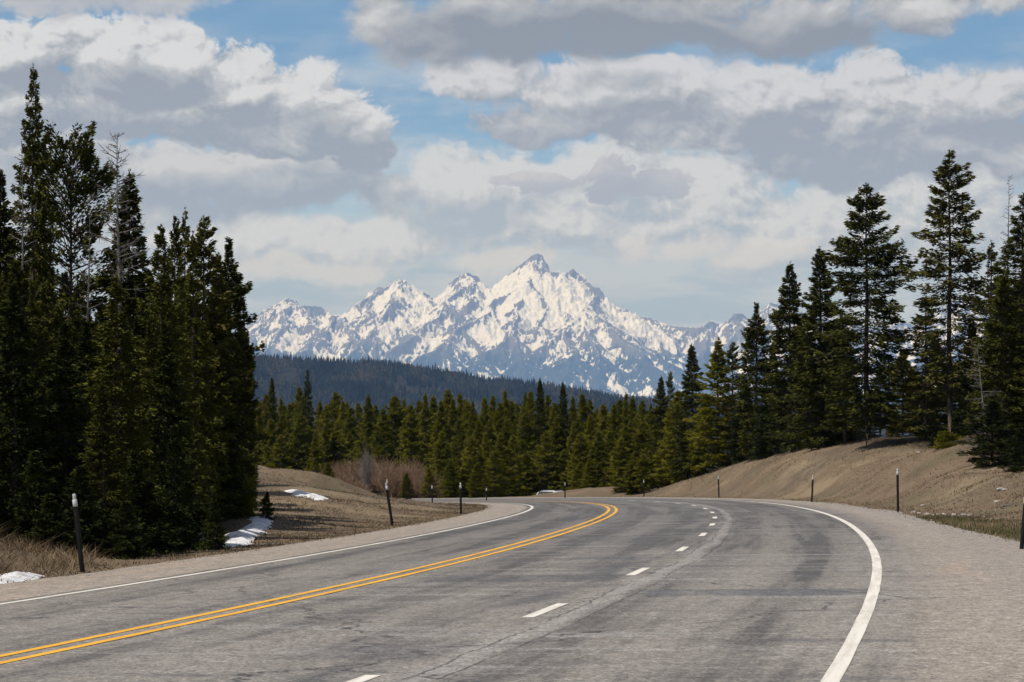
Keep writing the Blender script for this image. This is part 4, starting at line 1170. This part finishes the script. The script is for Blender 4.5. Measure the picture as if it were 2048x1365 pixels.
W1, W2, W3 = bush_mesh('willow_stems', 1, 2.1, 1.5, 90, 6), bush_mesh('willow_stems', 2, 1.6, 1.3, 80, 6), bush_mesh('willow_stems', 3, 4.6, 1.0, 60, 9, .95, .018)
W1.materials.append(M_twig); W2.materials.append(M_twig); W3.materials.append(M_pale)
def plant_willows():
    rg = np.random.RandomState(21)
    for i in range(46):
        u = rg.uniform(650, 905) if i < 44 else rg.uniform(1185, 1235)
        d = rg.uniform(230, 276) if u < 1000 else rg.uniform(222, 234)
        x = (u - 1024) / F * d
        s_, t_ = road_coords(np.array([x]), np.array([d]))
        if O_LS - 1.8 < t_[0] < O_RS + 1.8:
            d = d + 14; x = (u - 1024) / F * d
        o = obj('willow_shrub', (W1, W2)[i % 2], None, None, (x, d, gz(x, d)))
        o.rotation_euler = (0, 0, rg.rand() * 6.28); k = rg.uniform(.65, 1.6) if u < 1000 else .35; o.scale = (k * 1.15, k * 1.15, k)
        tag(o, 'bare reddish-brown willow shrub in the thicket beyond the far road', 'shrub', 'bare willows beyond the far road')
    for (u, d, lb) in ((735, 252, 'tall pale grey leafless shrub rising above the reddish willows'), (728, 256, 'thin pale leafless stems behind the tall grey shrub')):
        x = (u - 1024) / F * d
        o = obj('bare_shrub', W3, None, None, (x, d, gz(x, d)))
        k = .92 if d < 255 else .7
        o.scale = (k * .62, k * .62, k); o.rotation_euler = (0, 0, d)
        tag(o, lb, 'shrub')
plant_willows()

# ------------------------------------------------------------------ roadside posts
M_post, _t, _b = material('black_post', 0.7, 0.2)
_tc = _t.node('ShaderNodeTexCoord'); _n = _t.noise(S(_t, _tc.outputs['Object']), 6.0, 4, .6)
_t.put(_b.inputs['Base Color'], _t.mix(_t.smooth(_n, .45, .75), (.004, .004, .0045), (.014, .013, .012)))
M_cap, _t, _b = material('silver_cap', 0.45, 0.5)
_tc = _t.node('ShaderNodeTexCoord'); _n = _t.noise(S(_t, _tc.outputs['Object']), 14.0, 3, .6)
_t.put(_b.inputs['Base Color'], _t.mix(_t.smooth(_n, .35, .75), (.48, .49, .50), (.26, .26, .26)))
def post(ub, vb, ut, vt, d, label, w=.085, hit=True):
    p = ground_hit(ub, vb, d - 14, d + 30) if hit else None
    if p is None or abs(p[1] - d) > 25:
        x = (ub - 1024) / F * d; p = np.array([x, d, gz(x, d)])
    d = p[1]
    H = (vb - vt) / F * d
    top = np.array([(ut - ub) / F * d, 0.0, H])
    r = empty('delineator_post', tuple(p)); tag(r, label, 'roadside post', 'black posts with pale caps along the shoulders')
    body, cap, band = MB(), MB(), MB()
    def ax(h): return top * (h / H) * np.array([1, 1, 1.0])
    hc = H - 0.22
    pts = [ax(h) for h in np.linspace(-0.25, hc, 6)]
    body.tube(pts, w / 2, 12)
    for h in (0.42, 0.78): body.tube([ax(hc * h), ax(hc * h + .02)], w / 2 * 1.05, 12)
    band.tube([ax(hc), ax(hc + .006), ax(hc + .115), ax(hc + .125)], [w * .40, w * .49, w * .49, w * .40], 12)
    cap.tube([ax(hc + .126), ax(hc + .13), ax(hc + .205), ax(H)], [w * .34, w * .37, w * .37, w * .28], 12)
    bo = obj('shaft', body.mesh('post_shaft'), M_post, r)
    obj('reflector_band', band.mesh('post_band'), M_cap, r)
    obj('cap', cap.mesh('post_cap'), M_cap, r)
def build_posts():
    post(165, 1146, 148, 989, 44, 'tilted black post with two-tier white cap in front of the dark left wood')
    post(785, 1053, 772, 966, 85, 'leaning black post with pale cap below the reddish willows')
    post(776, 1012, 774, 976, 165, 'small distant post half hidden behind the leaning post by the willows', hit=False)
    post(922, 1029, 921, 966, 110, 'upright black post at the rounded end of the grassy knoll')
    post(864.5, 1009, 864, 972, 178, 'thin far post standing in front of the far strip of road', hit=False)
    post(973, 1002, 973, 974, 205, 'dim far post in front of the pines, right of the knoll end post', hit=False)
    post(1130, 1002, 1130, 968, 208, 'far post at the crest of the road just right of the white car', hit=False)
    post(1288, 994, 1287.5, 960, 200, 'far post at the left foot of the right-hand hill')
    post(1438, 996, 1436.5, 952, 172, 'black post on the right shoulder where the road meets the horizon')
    post(1623.5, 1005, 1626, 951, 141, 'black post leaning right in the middle of the right-hand shoulder line')
    post(1796, 1025, 1795, 938, 101, 'tall upright black post beside the row of stones')
    post(2043, 1102, 2053, 985, 62, 'black post cut by the right edge of the photo')
build_posts()

# ------------------------------------------------------------------ old snow patches
M_snow, _t, _b = material('old_snow', 0.7, 0.3)
_tc = _t.node('ShaderNodeTexCoord'); _p = S(_t, _tc.outputs['Object'])
_n = _t.noise(_p, 2.2, 5, .65); _n3 = _t.noise(_p, 14.0, 3, .7)
_t.put(_b.inputs['Base Color'], _t.mix(_t.smooth(_n * .7 + _n3 * .4, .50, .72), (.62, .62, .63), (.30, .27, .24)))
_t.put(_b.inputs['Normal'], _t.bump(_n + _n3 * .35, .8, .10))
def snow_patch(outline, label, thick=.16, d0=35, d1=240, seed=0, res=.12):
    """outline = ground corners seen in the photo, carried to the ground and filled with a lumpy slab"""
    pts = [ground_hit(u, v, d0, d1) for u, v in outline]
    pts = np.array([p for p in pts if p is not None])
    if len(pts) < 3: return None
    c = pts.mean(0)
    lo, hi = pts[:, :2].min(0), pts[:, :2].max(0)
    res = max(res, (hi - lo).max() / 110)
    gx, gy = np.arange(lo[0] - res, hi[0] + 2 * res, res), np.arange(lo[1] - res, hi[1] + 2 * res, res)
    X, Y = np.meshgrid(gx, gy)
    q = pts[:, :2]; inside = np.zeros(X.shape, bool); dist = np.full(X.shape, 1e9)
    for a, b in zip(q, np.roll(q, -1, 0)):
        cnd = ((a[1] > Y) != (b[1] > Y)) & (X < (b[0] - a[0]) * (Y - a[1]) / (b[1] - a[1] + 1e-12) + a[0])
        inside ^= cnd
        ab = b - a; t = np.clip(((X - a[0]) * ab[0] + (Y - a[1]) * ab[1]) / (ab @ ab + 1e-9), 0, 1)
        dist = np.minimum(dist, np.hypot(X - a[0] - t * ab[0], Y - a[1] - t * ab[1]))
    e = np.where(inside, dist, -dist) + fbm(X * 1.1 + seed, Y * 0.7, 4) * .30 * min(1.0, (hi - lo).min() / 3)
    h = thick * np.clip(e / .45, -.6, 1) + fbm(X * 2.2, Y * 1.4 + seed, 3) * thick * .25
    Z = terrain(X, Y) + h
    keep = e > -0.25
    i = np.arange(X.size).reshape(X.shape)
    f = np.stack([i[:-1, :-1], i[:-1, 1:], i[1:, 1:], i[1:, :-1]], -1)
    kf = keep[:-1, :-1] & keep[:-1, 1:] & keep[1:, 1:] & keep[1:, :-1]
    f = f[kf]
    used = np.unique(f); mp = np.full(X.size, -1); mp[used] = np.arange(len(used))
    v = np.stack([X, Y, Z], -1).reshape(-1, 3)[used] - c
    me = mesh_np('snow_patch', v, mp[f], smooth=True)
    o = obj('snow_patch', me, M_snow, None, tuple(c)); tag(o, label, 'snow patch', 'leftover snow')
    return o
def build_snow():
    snow_patch([(428, 1100), (445, 1082), (475, 1062), (500, 1044), (512, 1033), (552, 1033), (545, 1045), (528, 1062), (512, 1082), (490, 1092)], 'long sloping snow patch between the left wood and the brown knoll', .13, 55, 110)
    snow_patch([(576, 982), (600, 985), (625, 992), (650, 1002), (640, 1003), (610, 995), (585, 989)], 'thin streak of snow lying across the top of the brown knoll', .14, 80, 140, 3)
    snow_patch([(-20, 1156), (25, 1148), (55, 1146), (85, 1149), (94, 1157), (60, 1164), (20, 1168), (-20, 1171)], 'dirty lumpy snow at the road edge under the grassy bank, bottom left', .09, 40, 60, 5, .06)
    snow_patch([(622, 930), (650, 932), (652, 938), (630, 938)], 'small snow scrap under the trees on the brown brow', .2, 120, 240, 6)
    for (u, v, w, h, lb) in ((207, 1092, 22, 9, 'scrap of snow among the saplings right behind the leaning post'), (262, 1112, 9, 5, 'scrap of snow under the front trees, midway along the wood foot'),
                             (395, 1080, 26, 10, 'scrap of snow glimpsed between trunks left of the long patch')):
        snow_patch([(u - w, v), (u - w * .4, v - h), (u + w * .7, v - h * .8), (u + w, v + h * .2), (u + w * .2, v + h), (u - w * .7, v + h * .7)], lb, .12, 45, 110, u)
build_snow()

# ------------------------------------------------------------------ stones and dead wood on the right-hand slope
M_stone, _t, _b = material('pale_stone', 0.9, 0.2)
_tc = _t.node('ShaderNodeTexCoord'); _n = _t.noise(S(_t, _tc.outputs['Object']), 9.0, 5, .65)
_t.put(_b.inputs['Base Color'], _t.mix(_t.smooth(_n, .35, .7), (.20, .185, .17), (.42, .39, .36)))
def stone_mesh(seed):
    rg = np.random.RandomState(seed)
    import bmesh
    bm = bmesh.new(); bmesh.ops.create_icosphere(bm, subdivisions=3, radius=1.0)
    cuts = [(lambda n: n / np.linalg.norm(n))(rg.normal(0, 1, 3)) for _ in range(9)]
    for v in bm.verts:
        p = np.array(v.co)
        for n in cuts:
            d = p @ n
            if d > .68: p = p - n * (d - .68) * .9
        p = p * np.array([1.25, .9, .62]) * (1 + .06 * math.sin(p[0] * 7 + seed) * math.cos(p[1] * 6))
        v.co = p
    me = bpy.data.meshes.new('stone'); bm.to_mesh(me); bm.free(); me.materials.append(M_stone)
    return me
def build_stones():
    rg = np.random.RandomState(8)
    ms = [stone_mesh(k) for k in range(4)]
    row = [(1826, 1027, 11), (1838, 1028, 8), (1856, 1031, 13), (1866, 1033, 8), (1876, 1031, 10), (1888, 1031, 13), (1897, 1034, 9), (1908, 1033, 14), (1918, 1035, 9), (1926, 1032, 12), (1938, 1033, 12), (1949, 1035, 8), (1958, 1034, 9), (1968, 1036, 6), (1902, 1038, 8), (1844, 1034, 6)]
    for i, (u, v, w) in enumerate(row):
        p = ground_hit(u, v, 60, 130)
        if p is None: continue
        o = obj('stone', ms[i % 4], None, None, (p[0], p[1], p[2] + .02)); k = w / F * p[1] / 2 * 1.0
        o.scale = (k, k, k * rg.uniform(.8, 1.2)); o.rotation_euler = (rg.uniform(-.2, .2), rg.uniform(-.2, .2), rg.rand() * 6.28)
        tag(o, 'pale grey stone in the low row along the foot of the right-hand slope', 'stone', 'row of stones on the right-hand slope')
    for (u, v, w, lb) in ((1995, 1006, 14, 'lone pale stone higher on the brown slope near the right edge'), (1837, 907, 9, 'small white stone near the top of the right-hand hill'), (1845, 1013, 8, 'small pale stone just above the row of stones'), (2009, 982, 10, 'grey stone beside dead twigs, upper right slope'),
                          (1980, 1043, 7, 'last small stone right of the row, by the gravel'), (2000, 983, 16, 'larger grey stone beside dead twigs, upper right slope')):
        p = ground_hit(u, v, 60, 170)
        if p is None: continue
        o = obj('stone', ms[u % 4], None, None, (p[0], p[1], p[2] + .02)); k = w / F * p[1] / 2
        o.scale = (k, k, k); o.rotation_euler = (0, 0, rg.rand() * 6.28); tag(o, lb, 'stone')
    for (u0, v0, u1, v1, r, lb) in ((2000, 1019, 2034, 1011, .030, 'broken pale branch lying on the brown slope near the right edge'), (1906, 1012, 1925, 1004, .022, 'short dead stick lying on the slope above the row of stones'),
                                    (1952, 938, 1975, 932, .05, 'fallen grey log at the edge of the trees on the hill'), (168, 1112, 184, 1132, .022, 'crossed dead sticks by the foot of the leaning post')):
        a, b_ = ground_hit(u0, v0, 40, 170), ground_hit(u1, v1, 40, 170)
        if a is None or b_ is None or np.linalg.norm(a - b_) > 6: continue
        m_ = MB(); s = np.linspace(0, 1, 6)[:, None]
        pts = a + (b_ - a) * s + rg.normal(0, .02, (6, 3)); pts[:, 2] += .05
        m_.tube(pts, np.linspace(r, r * .5, 6), 6)
        for k in range(4):
            p0 = pts[1 + k]; d = rg.normal(0, .18, 3); d[2] = abs(d[2])
            m_.tube([p0, p0 + d], [r * .4, r * .2], 4)
        o = obj('dead_branch', m_.mesh('dead_branch'), M_grey); tag(o, lb, 'branch')
build_stones()

# ------------------------------------------------------------------ white car below the crest
def build_car(x, y, rz, label):
    z = gz(x, y)
    r = empty('parked_car', (x, y, z), rz); tag(r, label, 'car')
    mp, t, b = material('white_car_paint', 0.25, 0.5); b.inputs['Base Color'].default_value = (.75, .75, .75, 1); b.inputs['Coat Weight'].default_value = 0.6
    mg, t, b = material('car_glass', 0.05, 0.6); b.inputs['Base Color'].default_value = (.02, .025, .03, 1)
    mt, t, b = material('car_tyre', 0.9, 0.2); b.inputs['Base Color'].default_value = (.015, .015, .015, 1)
    mr, t, b = material('car_rim', 0.3, 0.5); b.inputs['Base Color'].default_value = (.45, .45, .46, 1); b.inputs['Metallic'].default_value = .8
    ml, t, b = material('car_lamp', 0.1, 0.6); b.inputs['Base Color'].default_value = (.7, .7, .68, 1)
    mk, t, b = material('car_trim', 0.5, 0.4); b.inputs['Base Color'].default_value = (.02, .02, .022, 1)
    import bmesh
    # side profile swept across the width, pinched at nose, tail and roof
    prof = [(-2.28, .42), (-2.32, .62), (-2.28, .95), (-1.9, 1.06), (-1.15, 1.12), (-.42, 1.62), (.1, 1.70), (1.55, 1.68), (1.98, 1.55), (2.22, 1.08), (2.30, .80), (2.26, .42), (1.8, .30), (-1.8, .30)]
    bm = bmesh.new(); cols = []
    for q in (-1, -.93, -.6, 0, .6, .93, 1):
        cols.append([bm.verts.new((px * (1 - .035 * q * q), q * (.92 - (.17 * max(0, (pz - 1.05) / .65))), pz - (.045 * q * q if pz > 1.0 else 0))) for px, pz in prof])
    for a, c in zip(cols[:-1], cols[1:]):
        for i in range(len(prof)):
            j = (i + 1) % len(prof); bm.faces.new((a[i], a[j], c[j], c[i]))
    bm.faces.new(cols[0][::-1]); bm.faces.new(cols[-1])
    bmesh.ops.recalc_face_normals(bm, faces=bm.faces)
    me = bpy.data.meshes.new('car_body'); bm.to_mesh(me); bm.free()
    body = obj('body', me, mp, r); bv = body.modifiers.new('bevel', 'BEVEL'); bv.width = .04; bv.segments = 2; bv.limit_method = 'ANGLE'
    g = MB(); g.add([(-1.12, -.74, 1.15), (-1.12, .74, 1.15), (-.47, .62, 1.61), (-.47, -.62, 1.61)], [(0, 1, 2, 3)])
    o = obj('windscreen', g.mesh('windscreen'), mg, r); o.location = (-.02, 0, .035)
    for sgn in (-1, 1):
        g = MB(); g.add([(-.95, sgn * .90, 1.13), (1.95, sgn * .90, 1.12), (1.62, sgn * .80, 1.56), (-.38, sgn * .80, 1.55)], [(0, 1, 2, 3), (3, 2, 1, 0)])
        o = obj('side_window', g.mesh('side_window'), mg, r); o.location = (0, sgn * .022, 0)
        l = MB(); l.box((-2.34, sgn * .68 - .17, .74), (-2.22, sgn * .68 + .17, .92), .9); obj('headlight', l.mesh('headlight'), ml, r)
        mi = MB(); mi.box((-.86, sgn * 1.0 - .09, 1.12), (-.72, sgn * 1.0 + .09, 1.26), .8); obj('mirror', mi.mesh('mirror'), mp, r)
        for wx in (-1.42, 1.42):
            w = MB(); w.tube([(wx, sgn * .70, .34), (wx, sgn * .92, .34)], .34, 20); tyre = obj('wheel', w.mesh('wheel'), mt, r)
            h = MB(); h.tube([(wx, sgn * .90, .34), (wx, sgn * .935, .34)], .21, 14); obj('rim', h.mesh('rim'), mr, tyre)
    gr = MB(); gr.box((-2.35, -.45, .56), (-2.25, .45, .76)); obj('grille', gr.mesh('grille'), mk, r)
    rk = MB(); rk.box((-.2, -.62, 1.68), (1.6, -.58, 1.74)); rk.box((-.2, .58, 1.68), (1.6, .62, 1.74)); obj('roof_rail', rk.mesh('roof_rail'), mk, r)
_cy = 238.0; _cx = (1097 - 1024) / F * _cy
build_car(_cx, _cy, math.radians(68), 'white car mostly hidden below the crest of the road')

# ------------------------------------------------------------------ dry grass
M_grass, _t, _b = material('dry_grass_blades', 0.9, 0.1)
_a = _t.node('ShaderNodeAttribute', attribute_name='tint')
_t.put(_b.inputs['Base Color'], _t.ramp(S(_t, _a.outputs['Fac']), [(0.05, (.050, .036, .022)), (0.35, (.110, .076, .046)), (0.62, (.188, .138, .087)), (0.80, (.250, .190, .122)), (0.88, (.085, .088, .036)), (1.0, (.060, .070, .028))]))
def grass(name, label, x, y, hmin, hmax, width, seed, lean=.5, green=0.12, bright=0.5):
    rg = np.random.RandomState(seed)
    n = len(x); z = terrain(x, y)
    h = rg.uniform(hmin, hmax, n) * (0.75 + 0.5 * np.clip(fbm(x * .5, y * .5, 3) + .3, 0, 1))
    az = rg.rand(n) * 6.28; ln = h * rg.uniform(0, lean, n)
    dx, dy = np.cos(az), np.sin(az)
    face = rg.rand(n) * 6.28; wx, wy = np.cos(face) * width / 2, np.sin(face) * width / 2
    wx = wx * rg.uniform(.6, 1.4, n); wy = wy * rg.uniform(.6, 1.4, n)
    P0 = np.stack([x - wx, y - wy, z - .03], -1); P1 = np.stack([x + wx, y + wy, z - .03], -1)
    P2 = np.stack([x + dx * ln, y + dy * ln, z + h], -1)
    v = np.stack([P0, P1, P2], 1).reshape(-1, 3)
    pat = fbm(x * .12 + 5, y * .12, 3)
    tint = np.clip(rg.normal(bright, .17, n) + fbm(x * .35, y * .35, 3) * .22 + fbm(x * .09, y * .09, 3) * .22, 0, .78)
    gm = rg.rand(n) < np.clip(green + pat * .5, 0, .6)
    tint = np.where(gm, rg.uniform(.86, 1.0, n), tint)
    o = obj(name, mesh_np(name, v, np.arange(n * 3).reshape(n, 3), attrs={'tint': np.repeat(tint, 3)}), M_grass)
    tag(o, label, 'grass', kind='stuff')
def build_grass():
    rg = np.random.RandomState(31)
    # right-hand slope
    n = 330000
    y = rg.uniform(52, 215, n); x = rg.uniform(4, 44, n)
    s, t = road_coords(x, y); u = 1024 + F * x / y
    e = t - ors(s)
    k = (e > -.5 + fbm(x * .5, y * .5, 3) * .5) & (u < 2130) & (rg.rand(n) < np.where(e < .6, .35, 1.0)) & (e < 42) & (rg.rand(n) < np.clip(95 / y, .3, 1))
    grass('dry_grass', 'short dry tan grass covering the right-hand slope', x[k], y[k], .03, .10, .032, 1, 3.2, .08, .54)
    # left: verge strip, knoll, brow
    n = 300000
    y = rg.uniform(44, 232, n); x = rg.uniform(-26, 2, n)
    s, t = road_coords(x, y); u = 1024 + F * x / y
    e = O_LS - t
    vis = np.where(y < 66, (e < 1.6 + 1.2 * (y < 58)), (u > 395) | (e < 1.5))
    k = (e > -.15 + fbm(x * .8, y * .8, 3) * .3) & vis & (u > -120) & (t < 0) & (rg.rand(n) < np.clip(100 / y, .3, 1))
    grass('dry_grass', 'matted brown grass over the knoll and verge left of the road', x[k], y[k], .02, .085, .032, 2, 3.6, .04, .27)
    # taller stalks on the bank at the left edge
    n = 16000
    y = rg.uniform(43, 56, n); x = rg.uniform(-13, -6.5, n)
    s, t = road_coords(x, y); e = O_LS - t; u = 1024 + F * x / y
    k = (e > .5) & (e < 6) & (u < 190) & (rg.rand(n) < np.clip((fbm(x * .9, y * .9, 3) + .7), 0.1, 1))
    grass('dry_grass', 'long dead straw on the bank at the left edge of the photo', x[k], y[k], .06, .34, .016, 3, 2.4, .0, .36)
    # greener weeds along the gravel on the right
    n = 26000
    s_ = rg.uniform(40, 90, n); t_ = ors(s_) + rg.normal(.7, .6, n)
    p = road_at(s_, t_)
    k = (fbm(p[:, 0] * .6, p[:, 1] * .6, 3) > -.25) & (t_ > ors(s_) - .2)
    grass('green_weeds', 'sparse greenish weeds along the edge of the right-hand gravel', p[k, 0], p[k, 1], .05, .16, .028, 4, .8, .55, .42)
build_grass()

# ------------------------------------------------------------------ haze
def build_haze():
    b = MB(); b.box((-12000, -1600, -420), (12000, 46000, 2150))
    m = bpy.data.materials.new('haze_air'); m.use_nodes = True
    nt = m.node_tree; nt.nodes.clear()
    v = nt.nodes.new('ShaderNodeVolumePrincipled'); o = nt.nodes.new('ShaderNodeOutputMaterial')
    v.inputs['Color'].default_value = (.27, .50, 1.0, 1)
    v.inputs['Absorption Color'].default_value = (1, 1, 1, 1)
    v.inputs['Density'].default_value = 2.6e-5
    v.inputs['Density Attribute'].default_value = ''
    v.inputs['Anisotropy'].default_value = 0.0
    nt.links.new(v.outputs[0], o.inputs['Volume'])
    h = obj('haze', b.mesh('haze'), m); tag(h, 'thin blue haze over the whole valley', 'haze', kind='stuff')
build_haze()
